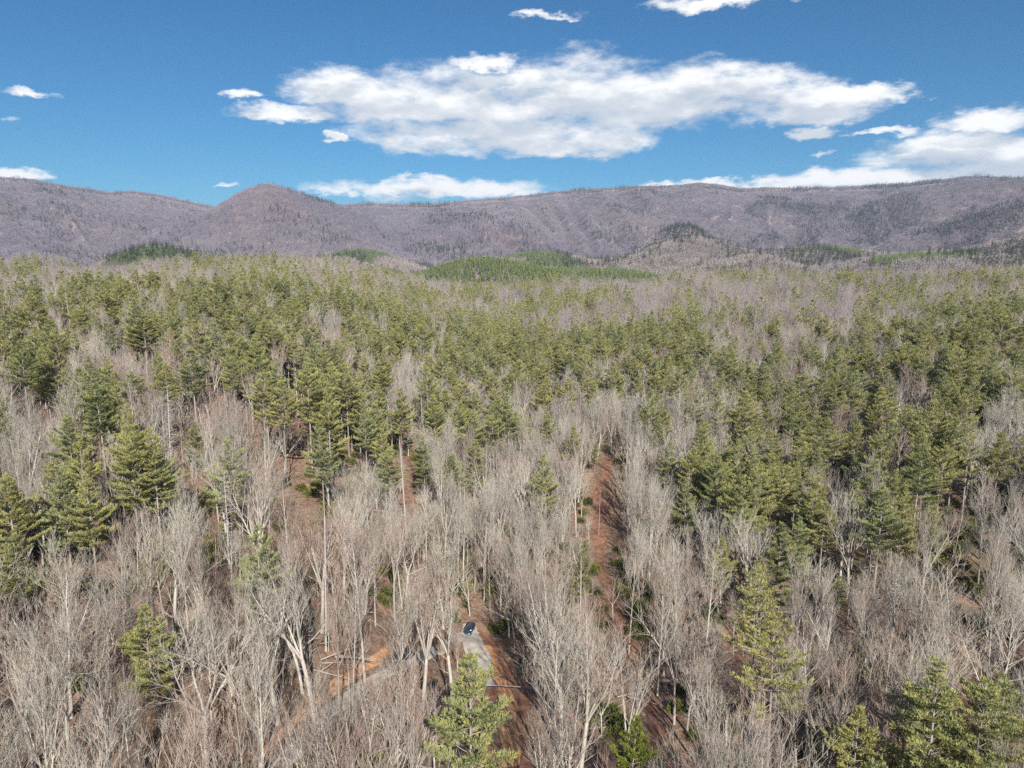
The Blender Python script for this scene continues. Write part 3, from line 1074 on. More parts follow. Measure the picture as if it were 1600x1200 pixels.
# ------------------------------------------------------------------ trees set by hand: (kind, column, row of the tree top, height, form, turn, label, scale of width)
HAND = [
    ('pine', 735, 1022, 28, 1, 0.3, 'big full olive pine standing alone below the gravel parking spur', 1.0),
    ('bright', 983, 1122, 17, 4, 1.0, 'bright yellow-green pine at the lower end of the forest track', 0.85),
    ('pine', 1345, 1112, 19, 4, 2.0, 'bushy olive pine at the bottom edge, shorter one of the two there', 1.15),
    ('pine', 1472, 1045, 28, 2, 0.7, 'broad dense olive pine at the bottom edge beside the side track', 1.25),
    ('pine', 1216, 962, 28, 6, 1.9, 'thin sparse pine with long bare whitish limbs amid grey trees', 1.05),
    ('pine', 228, 950, 18, 4, 2.6, 'short round dark green pine alone among bare trees below the slope', 1.1),
    ('pine', 92, 738, 24, 2, 0.1, 'layered green pine of the close pair on the shaded slope, its wider one', 1.15),
    ('pine', 133, 742, 24, 0, 1.1, 'layered green pine of the close pair on the shaded slope, its slimmer one', 1.0),
    ('pine', 8, 742, 26, 1, 2.1, 'yellowish pine cut by the edge of the picture above black shade', 1.1),
    ('pine', 30, 838, 20, 3, 0.4, 'small yellowish pine under the one at the edge of the picture', 1.0),
    ('pine', 150, 598, 26, 2, 0.9, 'wide domed green pine standing above a patch of bare red ground', 1.25),
    ('pine', 237, 682, 27, 0, 2.9, 'tall ragged green pine between the pair of pines and the white snag', 1.05),
    ('pine', 298, 543, 28, 1, 0.6, 'tall broad green pine with tiered boughs above a tangle of branches', 1.2),
    ('pine', 300, 660, 16, 4, 1.6, 'small conical green pine below the tall tiered pine', 0.9),
    ('pine', 68, 553, 23, 2, 2.2, 'dark blue-green pine high on the slope amid grey crowns', 0.9),
    ('pine', 352, 690, 27, 6, 3.0, 'sparse pale pine whose lower stem carries bare horizontal limbs', 1.05),
    ('pine', 222, 490, 26, 1, 3.0, 'widest yellow-green pine crown on the upper slope', 1.4),
    ('pine', 440, 592, 31, 5, 0.2, 'long-stemmed pine, first of the row on white trunks', 1.0),
    ('pine', 480, 573, 32, 3, 1.2, 'long-stemmed pine with the fullest crown of the row on white trunks', 1.1),
    ('pine', 412, 580, 31, 5, 2.2, 'long-stemmed pine over the black leaning shadow', 1.0),
    ('pine', 540, 572, 31, 5, 2.8, 'long-stemmed pine at the far end of the row on white trunks', 1.0),
    ('pine', 500, 660, 27, 0, 1.7, 'lower green pine tucked in the row on white trunks', 0.9),
    ('pine', 593, 565, 28, 1, 0.5, 'pale green pine with a slim visible stem beyond the row', 1.0),
    ('pine', 625, 608, 27, 0, 2.5, 'full green pine beside a pale slim-stemmed one', 1.1),
    ('pine', 662, 688, 22, 2, 0.8, 'low wide green pine beside the tall bare pole', 1.1),
    ('pine', 740, 688, 23, 4, 1.4, 'dark green conical pine alone at the edge of the grey wood', 1.0),
    ('pine', 1072, 752, 24, 2, 0.1, 'green pine at the edge of the grey trees by the forest track', 1.0),
    ('pine', 1050, 692, 24, 0, 1.3, 'green pine with a bare stem beside the pale grey crowns', 1.0),
    ('pine', 1212, 735, 26, 4, 2.3, 'yellow-green pine with the pointed top on the far bank', 1.15),
    ('pine', 1296, 655, 29, 1, 0.9, 'tall green pine showing a long white stem under its crown', 1.1),
    ('pine', 1248, 812, 22, 2, 2.0, 'rounded green pine standing before the brown shrubs', 1.1),
    ('pine', 1380, 760, 28, 1, 1.8, 'large tiered pine with dark gaps low on the opposite slope', 1.15),
    ('pine', 1440, 700, 27, 0, 2.7, 'pale tiered pine above the brown gully on the opposite slope', 1.15),
    ('pine', 1128, 842, 20, 0, 0.2, 'green topped pine leaning over a curved white limb', 1.0),
    ('pine', 1185, 880, 20, 6, 1.6, 'thin greyish pine beside the green topped one', 0.95),
    ('pine', 1505, 498, 30, 1, 0.3, 'dark tall pine beside the big pale pine on the ridge side', 1.2),
    ('pine', 1562, 486, 31, 3, 1.3, 'biggest pale tiered pine high on the ridge side', 1.3),
    ('pine', 1312, 900, 9, 4, 0.5, 'small flat yellow-green pine at the foot of the tall stand', 1.3),
    ('pine', 905, 868, 15, 4, 1.9, 'soft olive pine half hidden in grey crowns beside the forest track', 1.0),
    ('pine', 930, 690, 12, 4, 1.1, 'small dark pine at the upper end of the forest track', 0.8),
    ('bare', 278, 795, 29, 1, 0.4, 'slim tall bare tree with a dark lower stem on the slope', 1.0),
    ('bare', 300, 935, 27, 6, 0.2, 'huge many-limbed white tree sweeping up from the bottom edge', 1.3),
    ('bare', 142, 905, 25, 7, 1.2, 'crooked white tree with one limb arching over a round pine', 1.15),
    ('bare', 80, 870, 27, 8, 2.1, 'tall white tree with a thick pale trunk and twisted high limbs', 1.15),
    ('bare', 20, 960, 24, 6, 0.9, 'white tree with a forked stem at the very edge of the picture', 1.1),
    ('bare', 560, 800, 33, 0, 0.5, 'tallest straight white trunk rising close beside the gravel road', 1.1),
    ('bare', 518, 895, 28, 2, 1.5, 'thin straight white tree on the clay bank', 0.8),
    ('bare', 540, 905, 26, 0, 2.5, 'second thin straight tree on the clay bank, nearest the gravel', 0.8),
    ('bare', 612, 905, 27, 1, 0.1, 'stout pale trunk in the cluster of trunks before the orange bank', 0.9),
    ('bare', 622, 930, 25, 2, 1.1, 'leaning pale trunk in the cluster before the orange bank', 0.9),
    ('bare', 655, 885, 27, 3, 2.2, 'twin-forked white tree beyond the gravel road, forks opening wide', 1.1),
    ('bare', 705, 900, 26, 4, 0.6, 'white forked tree leaning toward the parked blue car', 1.1),
    ('bare', 480, 895, 26, 5, 1.9, 'full fan-shaped pale tree above the lower gravel road', 1.25),
    ('bare', 420, 905, 25, 3, 0.4, 'full fan-shaped pale tree beside the lower clay bank', 1.25),
    ('bare', 395, 1010, 22, 9, 2.4, 'leaning pale tree rooted in the orange clay at the bottom', 1.1),
    ('bare', 600, 1060, 20, 9, 1.4, 'low spreading pale tree in front of the gravel road', 1.3),
    ('bare', 640, 1045, 22, 6, 2.9, 'low white tree whose long limbs reach toward the big olive pine', 1.2),
    ('bare', 755, 775, 30, 1, 1.0, 'tall thick pale trunk rising behind the parked blue car', 1.0),
    ('bare', 775, 735, 26, 4, 2.0, 'pale broom-like tree at the head of the grey wood', 1.25),
    ('bare', 862, 895, 28, 3, 0.7, 'tall grey forked tree at the centre of the wood between clay and track', 1.1),
    ('bare', 880, 950, 27, 5, 1.7, 'spreading pale tree overhanging the forest track', 1.2),
    ('bare', 905, 670, 29, 3, 2.6, 'very pale dense tree beside the upper forest track', 0.95),
    ('bare', 985, 690, 27, 5, 0.3, 'broad pale tree across the track from the very pale dense tree', 1.2),
    ('bare', 960, 890, 14, 6, 1.2, 'small white-branched tree leaning over the dark edge of the track', 1.1),
    ('bare', 988, 835, 29, 0, 2.2, 'single slim tree with a straight stem standing on the track edge', 0.8),
    ('bare', 1035, 880, 29, 1, 2.9, 'tall straight grey tree with even crown beside the lower track', 1.0),
    ('bare', 1255, 880, 23, 5, 0.8, 'rounded grey tree below the pine stand', 1.1),
    ('bare', 1360, 905, 25, 1, 1.8, 'straight grey tree with candelabra crown among the brown brush', 1.1),
    ('bare', 1307, 935, 21, 4, 2.7, 'brownish spreading tree above a patch of bare soil', 1.1),
    ('bare', 1440, 905, 24, 3, 0.5, 'grey brown tree just above the side track', 1.1),
    ('bare', 1545, 660, 24, 7, 1.5, 'wide white-limbed oak in a hollow between pines', 1.35),
    ('bare', 1275, 762, 20, 8, 2.4, 'white antler-like dead oak under the tall pines', 1.0),
    ('bare', 1570, 960, 25, 8, 0.9, 'grey oak with low curved limbs at the edge of the picture', 1.2),
    ('bare', 1552, 1108, 14, 9, 1.3, 'small very white bushy tree near the bottom corner', 1.3),
    ('bare', 505, 470, 25, 5, 1.9, 'pale broom-shaped tree ringed by pines on the hill', 1.3),
    ('bare', 895, 1080, 22, 3, 0.9, 'dense pale crown low in the frame beside the yellow-green pine', 1.2),
    ('bare', 840, 1120, 20, 4, 1.9, 'dense pale crown at the bottom between the clay and the yellow-green pine', 1.2),
    ('dead', 104, 455, 25, 0, 0.3, 'white dead pine with short level stubs on the hill', 1.0),
    ('dead', 255, 600, 28, 1, 0.9, 'pale dead conifer with drooping bare boughs on the slope', 1.0),
    ('dead', 460, 545, 25, 0, 1.9, 'thin dead tree rising behind the long-stemmed pine row', 0.9),
    ('dead', 632, 680, 31, 2, 2.3, 'tall limbless pole standing before the low wide pine', 0.8),
    ('dead', 347, 735, 22, 1, 2.9, 'dead conifer skeleton with level limbs above the grey wood', 1.1),
    ('dead', 1073, 735, 22, 1, 0.2, 'dead grey conifer with ladder-like limbs by the forest track', 1.1),
    ('dead', 659, 615, 22, 2, 0.2, 'broken white snag among the hill pines', 0.9),
    ('dead', 1403, 890, 22, 1, 2.2, 'greyish dead conifer under the pine stand', 1.0),
    ('dead', 937, 765, 15, 2, 1.1, 'lone broken pole standing in the middle of the track', 0.6),
    ('dead', 498, 800, 26, 2, 1.4, 'straight dead pole with a few stubs on the slope above the road', 0.8),
]

THINGS = []        # every individually built plant: dict(kind, x, y, z, H, form, rz, label ...)


def hero_xy(px, py, H):
    return ground_hit(px, py, H)


for (kind, px, py, H, form, rz, lab, wid) in HAND:
    if kind == 'bare': H *= 0.92; wid *= 0.86
    x, y = hero_xy(px, py, H)
    THINGS.append(dict(kind=kind, x=x, y=y, H=H, form=form, rz=rz * 2, label=lab, wid=wid, hand=True, px=px, py=py))
HX = np.array([[t['x'], t['y']] for t in THINGS])
print('hand distances', [(t['px'], t['py'], round(math.hypot(t['x'], t['y']))) for t in THINGS])


def near_hero(x, y, r):
    d = (x[:, None] - HX[None, :, 0]) ** 2 + (y[:, None] - HX[None, :, 1]) ** 2
    return (d < r * r).any(1)


CAR_XY = ground_hit(733, 990)
CAR2_XY = ground_hit(629, 1032)


def blocks_view(x, y, H):
    """would a tree here stand in front of the road, the cars or the track"""
    z = elev(x, y)
    bad = np.zeros(len(x), bool)
    d = np.hypot(x, y)
    for (cx, cy), rad in ((CAR_XY, 3.2), (CAR2_XY, 2.2)):
        dc = math.hypot(cx, cy)
        ax = np.arctan2(x, y); ac = math.atan2(cx, cy)
        lat = np.abs(ax - ac) * d
        zc = float(elev(cx, cy))
        sight = CAM_Z + (zc - CAM_Z) * d / dc            # height of the line of sight over the tree
        bad |= (lat < rad + 2.0) & (d < dc + 2) & (z + H > sight)
    return bad


WINDOWS = [  # stretches of ground the photograph shows open: (px, py) centre, half width, half height, share of crowns left
    (946, 780, 22, 60, 0.04), (946, 880, 13, 50, 0.15), (985, 1000, 14, 56, 0.3), (1012, 1100, 13, 50, 0.5),
    (775, 1040, 24, 66, 0.1), (800, 1130, 20, 60, 0.25), (740, 1000, 18, 30, 0.1), (560, 1040, 16, 16, 0.8),
    (628, 1005, 16, 26, 0.5), (1500, 1050, 12, 60, 0.4), (478, 765, 56, 50, 0.35), (640, 735, 8, 50, 0.3),
]


def window_keep(px, py, rnd, rad=0.0, top=None):
    keep = np.ones(len(px), bool)
    for cx, cy, hw, hh, p in WINDOWS:
        if top is None: ins = (np.abs(px - cx) < hw) & (np.abs(py - cy) < hh)
        else: ins = (np.abs(px - cx) < hw * 0.8 + rad) & (top < cy + hh) & (py > cy - hh)
        keep &= ~(ins & (rnd > p))
    return keep


# ------------------------------------------------------------------ the near forest
x, y, rng = stand(48, 470, 5.6, 50, seed=5)
ok = ~near_path(x, y, 0.4) & ~near_hero(x, y, 3.4)
x, y = x[ok], y[ok]
z = elev(x, y)
Hs = rng.uniform(16.5, 25, len(x)) * np.where(rng.random(len(x)) < 0.25, 0.66, 1.0)
px, py, dep = project(x, y, z + Hs * 0.68)
share = pine_share(px, py)
clump = vnoise(x / 22, y / 22, 61)
mixn = clump * 0.45 + rng.random(len(x)) * 0.55
is_pine = (share > 0.04) & (mixn < np.quantile(mixn, np.clip(share * 0.80 - 0.03, 0, 0.72)))
rnd = rng.random(len(x))
keep = window_keep(px, project(x, y, z + Hs * 0.3)[1], rnd, np.where(is_pine, 4.5, 3.2) * FPX / dep, project(x, y, z + Hs)[1])
keep &= ~blocks_view(x, y, Hs)
keep &= ~(is_pine & (rng.random(len(x)) < 0.25))
keep &= ~(~is_pine & (share > 0.6) & (rng.random(len(x)) < 0.25))
Hs = np.where(is_pine, np.maximum(Hs, 20) * 1.12, Hs)
for t in THINGS:
    tz = float(elev(t['x'], t['y'])); td = math.hypot(t['x'], t['y'])
    hx, hy0, hd_ = [float(q) for q in project(t['x'], t['y'], tz + t['H'])]
    hy1 = float(project(t['x'], t['y'], tz + t['H'] * 0.45)[1])
    w_ = (2.6 if t['kind'] != 'bare' else 2.0) * FPX / hd_
    over_ = (np.hypot(x, y) < td) & (np.hypot(x, y) > td * 0.35) & (np.abs(px - hx) < w_ + 2.0 * FPX / dep) & (project(x, y, z + Hs)[1] < hy1) & (py + 20 > hy0)
    keep &= ~(over_ & (rng.random(len(x)) < (0.9 if t['kind'] != 'bare' else 0.2)))
x, y, z, Hs, px, py, dep, share, is_pine = [a[keep] for a in (x, y, z, Hs, px, py, dep, share, is_pine)]
inview = (px > -30) & (px < 1630) & (py < 1230)
topx, topy, _ = project(x, y, z + Hs)
inview &= (topx > 0) & (topx < 1600) & (topy < 1190)
dist = np.hypot(x, y)
n_near = len(x)
forms_b = rng.choice([0, 1, 2, 10, 11, 12, 0, 1, 2, 10, 11, 12, 3, 4, 5, 9, 3, 5, 6, 7, 8, 13], n_near)
forms_p = rng.choice([0, 1, 2, 3, 5, 3, 5, 6, 0, 1, 4], n_near)
rzs = rng.uniform(0, 6.28, n_near)
wids = rng.uniform(0.75, 1.10, n_near)
n_hand = {k: sum(t['kind'] == k for t in THINGS) for k in ('pine', 'bare', 'dead', 'bright')}
single = np.zeros(n_near, bool)
for kind, flag in (('pine', is_pine), ('bare', ~is_pine)):
    cand = np.where(inview & flag)[0]
    cand = cand[np.argsort(dist[cand] / (Hs[cand] / 22))]
    room = 292 - n_hand[kind] - (n_hand['bright'] if kind == 'pine' else 0)
    for i in cand[:room]:
        single[i] = True
        THINGS.append(dict(kind=kind, x=x[i], y=y[i], H=Hs[i] * (1.10 if kind == 'pine' else 1.0), form=int(forms_p[i] if kind == 'pine' else forms_b[i]), rz=rzs[i],
                           label=None, wid=wids[i] * (1.04 if kind == 'pine' else 1.0), hand=False, px=float(topx[i]), py=float(topy[i])))
print('near trees', n_near, 'pines', int(is_pine.sum()), 'single', int(single.sum()), 'in view', int(inview.sum()))

# ------------------------------------------------------------------ labels
LAND = [(733, 990, 'the parked blue car'), (629, 1032, 'the dark car behind trunks'), (740, 1100, 'the big olive pine'), (985, 1150, 'the yellow-green pine'),
        (500, 1110, 'the lower gravel road'), (620, 1000, 'the orange clay bank'), (790, 1100, 'the red clay clearing'), (944, 780, 'the upper forest track'),
        (955, 900, 'the middle of the forest track'), (1010, 1100, 'the lower forest track'), (1216, 1040, 'the sparse white-limbed pine'),
        (1345, 1150, 'the bushy olive pine'), (1472, 1110, 'the broad dense pine'), (1552, 1140, 'the small very white tree'), (1500, 1040, 'the side track'),
        (300, 1080, 'the huge many-limbed white tree'), (228, 985, 'the round dark green pine'), (142, 1000, 'the crooked white tree'), (80, 980, 'the thick-trunked white tree'),
        (112, 800, 'the close pair of pines'), (150, 660, 'the wide domed pine'), (237, 740, 'the ragged tall pine'), (298, 610, 'the tall tiered pine'),
        (352, 760, 'the sparse pale pine'), (460, 700, 'the row on white trunks'), (104, 480, 'the white dead pine'), (222, 530, 'the widest yellow-green pine'),
        (505, 500, 'the broom-shaped tree on the hill'), (632, 740, 'the tall limbless pole'), (740, 730, 'the dark conical pine'), (775, 800, 'the pale broom-like tree'),
        (905, 740, 'the very pale dense tree'), (1072, 800, 'the dead ladder-limbed conifer'), (1212, 790, 'the pointed yellow-green pine'),
        (1296, 720, 'the white-stemmed tall pine'), (1380, 820, 'the large tiered pine'), (1440, 750, 'the pale tiered pine'), (1545, 700, 'the white-limbed oak hollow'),
        (1562, 560, 'the biggest pale pine'), (1360, 960, 'the candelabra tree'), (1255, 920, 'the rounded grey tree'), (1570, 1000, 'the curved-limbed grey oak'),
        (862, 960, 'the grey forked tree mid-wood'), (420, 970, 'the fan-shaped pale tree')]
ORD = ['closest', 'second closest', 'third closest', 'fourth closest', 'fifth closest', 'sixth closest', 'seventh closest', 'eighth closest', 'ninth closest', 'tenth closest', 'eleventh closest', 'twelfth closest', 'thirteenth closest', 'fourteenth closest', 'fifteenth closest']
WORDS = {'tall': 'slim straight bare tree', 'fan': 'bare tree with upswept branches', 'oak': 'bare tree with crooked limbs'}
cells = {}
for t in THINGS:
    if t['label']: continue
    zt = float(elev(t['x'], t['y']))
    mx, my, _ = project(t['x'], t['y'], zt + t['H'] * 0.6)
    mx = float(mx); my = float(my)
    dl = [math.hypot((mx - a), (my - b) * 1.3) for a, b, _ in LAND]
    k = int(np.argmin(dl))
    rel = 'beyond' if my < LAND[k][1] - 22 else ('this side of' if my > LAND[k][1] + 22 else 'beside')
    if t['kind'] == 'pine':
        f = t['form']
        w = {0: 'green pine with tiered boughs', 1: 'tall green pine with tiered boughs', 2: 'full green pine', 3: 'green pine on a long stem', 4: 'low-branched green pine',
             5: 'high-crowned pine on a long stem', 6: 'thin sparse pine'}[f]
        if t['H'] < 17: w = 'small ' + w.replace('tall ', '')
    else:
        w = WORDS[BARE[t['form']][0]]
        if t['H'] < 17: w = 'small ' + w
        elif t['H'] > 25: w = 'big ' + w
    cells.setdefault((w, rel, k), []).append((dl[k], t))
print('largest label cells', sorted([len(v) for v in cells.values()])[-5:])
for (w, rel, k), lst in cells.items():
    lst.sort(key=lambda q: q[0])
    for i, (_, t) in enumerate(lst):
        t['label'] = '%s, %s %s %s' % (w, ORD[min(i, 14)], {'beyond': 'beyond', 'this side of': 'before', 'beside': 'beside'}[rel], LAND[k][2]) if len(lst) > 1 else \
            '%s standing %s %s' % (w, {'beyond': 'beyond', 'this side of': 'before', 'beside': 'beside'}[rel], LAND[k][2])

# ------------------------------------------------------------------ dead trees
DEAD = []
for k in range(3):
    r = random.Random(950 + k)
    tw = Wood(); lw = Wood()
    H = 24
    pts, _ = curve_pts((0, 0, -1.5), norm((r.uniform(-.02, .02), r.uniform(-.02, .02), 1)), H + 1.5, 10, 0.012, 0.02, r)
    tw.limb(pts, [0.24 * (1.3 if i == 0 else 1) * (1 - (0.9 if k != 2 else 0.6) * (i / 10)) for i in range(11)], 6)
    n = [34, 60, 9][k]
    for i in range(n):
        t = (0.35 if k != 2 else 0.3) + 0.62 * (i + r.random()) / n
        p, d = at_t(pts, min(t, 0.99))
        L = (2.6 if k == 0 else 3.4 if k == 1 else 1.2) * (1.15 - t) * r.uniform(0.6, 1.3) + 0.3
        c = side_dir(d, r.uniform(1.2, 1.75) if k else r.uniform(1.1, 1.5), i * 2.4 + r.uniform(-.4, .4), r)
        q, dd = curve_pts(p, c, L, 3, 0.10, -0.02 if k == 1 else 0.05, r)
        lw.limb(q, [0.06, 0.045, 0.03, 0], 3)
        for j in range(int(L * 1.5)):
            p2, d2 = at_t(q, r.uniform(0.3, 1))
            q2, _ = curve_pts(p2, side_dir(d2, r.uniform(0.5, 1.1), r.uniform(0, 6.28), r), r.uniform(0.4, 1.1), 1, 0.1, 0, r)
            lw.limb(q2, [0.02, 0], 3)
    DEAD.append((24, np_mesh('dead_trunk', *tw.arrays(), [M_SNAG], smooth=True), np_mesh('dead_limbs', *lw.arrays(), [M_SNAG])))


# ------------------------------------------------------------------ the individual trees
def bright_copy(me):
    m = me.copy(); m.materials[1] = M_NEEDLE_BRIGHT; return m


PROTO = {}


def proto(kind, form):
    """the first tree of a kind and form with its parts; later ones are copied from it"""
    key = (kind, form)
    if key in PROTO: return PROTO[key], False
    nm = {'pine': 'pine_tree', 'bright': 'pine_tree', 'bare': 'bare_tree', 'dead': 'dead_tree'}[kind]
    root = bpy.data.objects.new(nm, None); col.objects.link(root)
    root.empty_display_size = 0.5
    if kind in ('pine', 'bright'):
        H, tm, wm, fm, _, _ = PINE[form]
        link('trunk', tm, root)
        link('crown', bright_copy(fm) if kind == 'bright' else fm, root)
    elif kind == 'bare':
        _, H, tm, cm, _, _ = BARE[form]
        link('trunk', tm, root); link('crown', cm, root)
    else:
        H, tm, lm = DEAD[form]
        link('trunk', tm, root); link('crown', lm, root)
    PROTO[key] = (root, H)
    return PROTO[key], True


def copy_tree(root):
    c = root.copy(); col.objects.link(c)
    for ch in list(root.children):
        k = ch.copy(); col.objects.link(k); k.parent = c
        k.matrix_parent_inverse = ch.matrix_parent_inverse
    return c


GROUPS = {'pine': 'pines standing singly in the nearer forest', 'bright': 'pines standing singly in the nearer forest',
          'bare': 'leafless trees of the nearer forest', 'dead': 'dead trees and snags in the forest'}
CATS = {'pine': 'pine tree', 'bright': 'pine tree', 'bare': 'bare tree', 'dead': 'dead tree'}
for t in THINGS:
    (root, H0), fresh = proto(t['kind'], t['form'])
    o = root if fresh else copy_tree(root)
    s = t['H'] / H0
    o.location = (t['x'], t['y'], float(elev(t['x'], t['y'])))
    o.rotation_euler = (0.0 if t['kind'] == 'pine' else 0.05 * math.sin(t['rz'] * 7.1), 0.05 * math.sin(t['rz'] * 5.3) if t['kind'] == 'bare' else 0.0, t['rz'])
    o.scale = (s * t['wid'], s * t['wid'], s)
    tag(o, t['label'], CATS[t['kind']], GROUPS[t['kind']])

# ------------------------------------------------------------------ the rest of the forest, massed
C_BARE = source_collection('bare_form', [b[4] for b in BARE] + BARE_MID + BARE_BLOCK)       # near, then mid, then blocks
NB, NBM = len(BARE), len(BARE_MID)
C_PINE = source_collection('pine_form', [p[4] for p in PINE] + PINE_MID + PINE_FAR)         # 0-6 near, 7-10 mid, 11-14 far
NP_, NPM = len(PINE), len(PINE_MID)
bare_rows = []; pine_rows = []      # x y z rx ry rz sx sy sz form


def rows(x, y, z, rz, s, w, form, tilt=None):
    n = len(x)
    rx = np.zeros(n) if tilt is None else tilt[0]; ry = np.zeros(n) if tilt is None else tilt[1]
    return np.column_stack([x, y, z, rx, ry, rz, s * w, s * w, s, form])


rest = ~single
hb = np.array([b[1] for b in BARE]); hp = np.array([p[0] for p in PINE])
m = rest & ~is_pine
tl = (rng.normal(0, 0.04, m.sum()), rng.normal(0, 0.04, m.sum()))
bare_rows.append(rows(x[m], y[m], z[m], rzs[m], Hs[m] / hb[forms_b[m]], wids[m], forms_b[m], tl))
m = rest & is_pine
pine_rows.append(rows(x[m], y[m], z[m], rzs[m], Hs[m] * 1.10 / hp[forms_p[m]], wids[m] * 1.04, forms_p[m]))

# mid distance 470 - 1750 m
x, y, rng = stand(470, 1750, 8.2, 44, seed=9)
d = np.hypot(x, y)
thin = rng.random(len(x)) < np.where(d < 900, 1.0, 0.72)
x, y, d = x[thin], y[thin], d[thin]
z = elev(x, y)
Hs = rng.uniform(18, 28, len(x))
px, py, dep = project(x, y, z + Hs * 0.68)
HG = {}


def hill_g(i, x, y):
    cx, h, hd, wpx, wd = HILLS[i]
    pxc = 800 + FPX * (x / y) / CP
    return np.exp(-((pxc - cx) / wpx) ** 2 * 0.9 - ((np.hypot(x, y) - hd) / wd) ** 2 * 0.9)


def planted(x, y):
    wob = (fbm(x / 110, y / 110, 77, 4) - 0.5) * 1.7
    ok_ = np.full(np.shape(x), -1.0)
    for k_, thr in ((0, 0.30), (1, 0.38), (2, 0.62), (5, 0.68), (8, 0.62), (9, 0.70), (7, 0.78)):
        g_ = hill_g(k_, x, y)
        ok_ = np.maximum(ok_, g_ - thr + wob * np.minimum(1, g_ * 1.3) * 0.55)
    return (ok_ > 0) & (np.hypot(x, y) > 1130)



plant = planted(x, y)
share = np.where(d < 1150, pine_share(px, py), 0.45)
share = np.where(py < 480, np.maximum(share, np.where(px > 780, 0.62, 0.5)), share)
clump = fbm(x / 45, y / 45, 63, 3)
mixn = clump + (rng.random(len(x)) - 0.5) * 0.40
is_pine = mixn < np.quantile(mixn, np.clip(share * 0.80 - 0.01, 0, 0.8))
m = is_pine & ~plant
f = rng.integers(0, NPM, m.sum())
pine_rows.append(rows(x[m], y[m], z[m], rng.uniform(0, 6.28, m.sum()), Hs[m] / 25.5, rng.uniform(0.85, 1.15, m.sum()), f + NP_))
m = ~is_pine & (~plant | (rng.random(len(x)) < 0.03))
f = rng.integers(0, NBM, m.sum())
bare_rows.append(rows(x[m], y[m], z[m], rng.uniform(0, 6.28, m.sum()), Hs[m] / 25, rng.uniform(0.95, 1.25, m.sum()), f + NB))
print('mid', len(x), 'pine', int(is_pine.sum()))

# young pines planted close on the knolls
x, y, rng = stand(1150, 3300, 5.6, 40, jit=0.75, seed=13)
k = planted(x, y) & (np.hypot(x, y) > 1150) & (rng.random(len(x)) < 0.93)
x, y = x[k], y[k]
z = elev(x, y)
C_YOUNG = source_collection('young_pine_form', YOUNG)
rw = rows(x, y, z, rng.uniform(0, 6.28, len(x)), rng.uniform(0.75, 1.1, len(x)), rng.uniform(0.95, 1.25, len(x)), rng.integers(0, 4, len(x)))
scatter('young_pine_plantation', rw[:, 0:3], rw[:, 3:6], rw[:, 6:9], rw[:, 9], C_YOUNG, 'even bright green young pines covering the low knolls behind the forest', 'plantation')
print('young', len(x))

# far: blocks of leafless woodland and dark evergreens scattered through them
x, y, rng = stand(1720, 6500, 47, 46, jit=0.25, seed=15)
kk = ~planted(x, y) & ~(hill_g(4, x, y) > 0.80)
x, y = x[kk], y[kk]
z = elev(x, y) - 0.5
e = 12.0
gx = (elev(x + e, y) - elev(x - e, y)) / (2 * e); gy = (elev(x, y + e) - elev(x, y - e)) / (2 * e)
rx = np.arctan(gy); ry = -np.arctan(gx)
rz = np.zeros(len(x))
dd_ = np.hypot(x, y)
f = np.where(dd_ + rng.uniform(-250, 250, len(x)) < 3050, rng.integers(6, 9, len(x)), rng.integers(0, 6, len(x))) + NB + NBM
bare_rows.append(np.column_stack([x, y, z, rx, ry, rz, np.full(len(x), 1.0), np.full(len(x), 1.0), rng.uniform(0.85, 1.15, len(x)), f]))
print('blocks', len(x))
x, y, rng = stand(1720, 6000, 15, 44, seed=17)
d = np.hypot(x, y)
pxc = 800 + FPX * (x / y) / CP
zz = elev(x, y)
n1 = fbm(x / 230, y / 230, 81, 4)
n2 = fbm(x / 900 + 3, y / 900, 83, 2)
hdark = hill_g(4, x, y)
low = 1 - sstep(d, 2600, 4200)
p = 0.012 + 0.85 * sstep(n1 + 0.10 * low + 0.07 * sstep(pxc, 1000, 1500) - 0.05 * sstep(700 - pxc, 0, 300), 0.60, 0.72) * (0.35 + 0.65 * sstep(n2, 0.35, 0.6))
crest_ = ridged(np.arctan2(x, y) * 13 + 0.22 * np.sin(d / 700) + d / 5200, d / 2600, 44, 4)
p = p + 0.45 * sstep(crest_, 0.66, 0.78) * sstep(n1, 0.42, 0.58)
for xa, xb, dd0, amt in ((1130, 1700, 4640, 0.5), (1400, 1900, 3560, 0.6), (-300, 190, 4560, 0.25), (930, 1240, 5060, 0.35), (320, 560, 4280, 0.15)):
    p = p + amt * sstep(pxc, xa, xa + 60) * (1 - sstep(pxc, xb - 60, xb)) * np.exp(-((d - dd0 + 60) / 130) ** 2) * sstep(n1, 0.38, 0.58)
p = np.where(sstep(pxc, 1050, 1250) > 0, p * (1 + 0.5 * sstep(pxc, 1050, 1250)), p * 0.55)
p = p + 0.09 * low * sstep(2600 - d, 0, 900)
p = np.maximum(p, 0.6 * sstep(hdark, 0.5, 0.85))
p = np.where(d < 2300, np.maximum(p, 0.10 + 0.5 * sstep(n1, 0.5, 0.62)), p)
k = rng.random(len(x)) < p
x, y, zz = x[k], y[k], zz[k]
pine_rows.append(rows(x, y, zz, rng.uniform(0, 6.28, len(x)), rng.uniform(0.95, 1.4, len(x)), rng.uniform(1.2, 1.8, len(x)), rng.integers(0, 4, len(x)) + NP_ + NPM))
print('far pines', len(x))

rw = np.concatenate(bare_rows)
scatter('leafless_forest', rw[:, 0:3], rw[:, 3:6], rw[:, 6:9], rw[:, 9], C_BARE, 'massed grey leafless woodland covering valley, ridges and mountains', 'forest')
rw = np.concatenate(pine_rows)
scatter('evergreen_forest', rw[:, 0:3], rw[:, 3:6], rw[:, 6:9], rw[:, 9], C_PINE, 'massed green pines spread through the farther forest', 'forest')

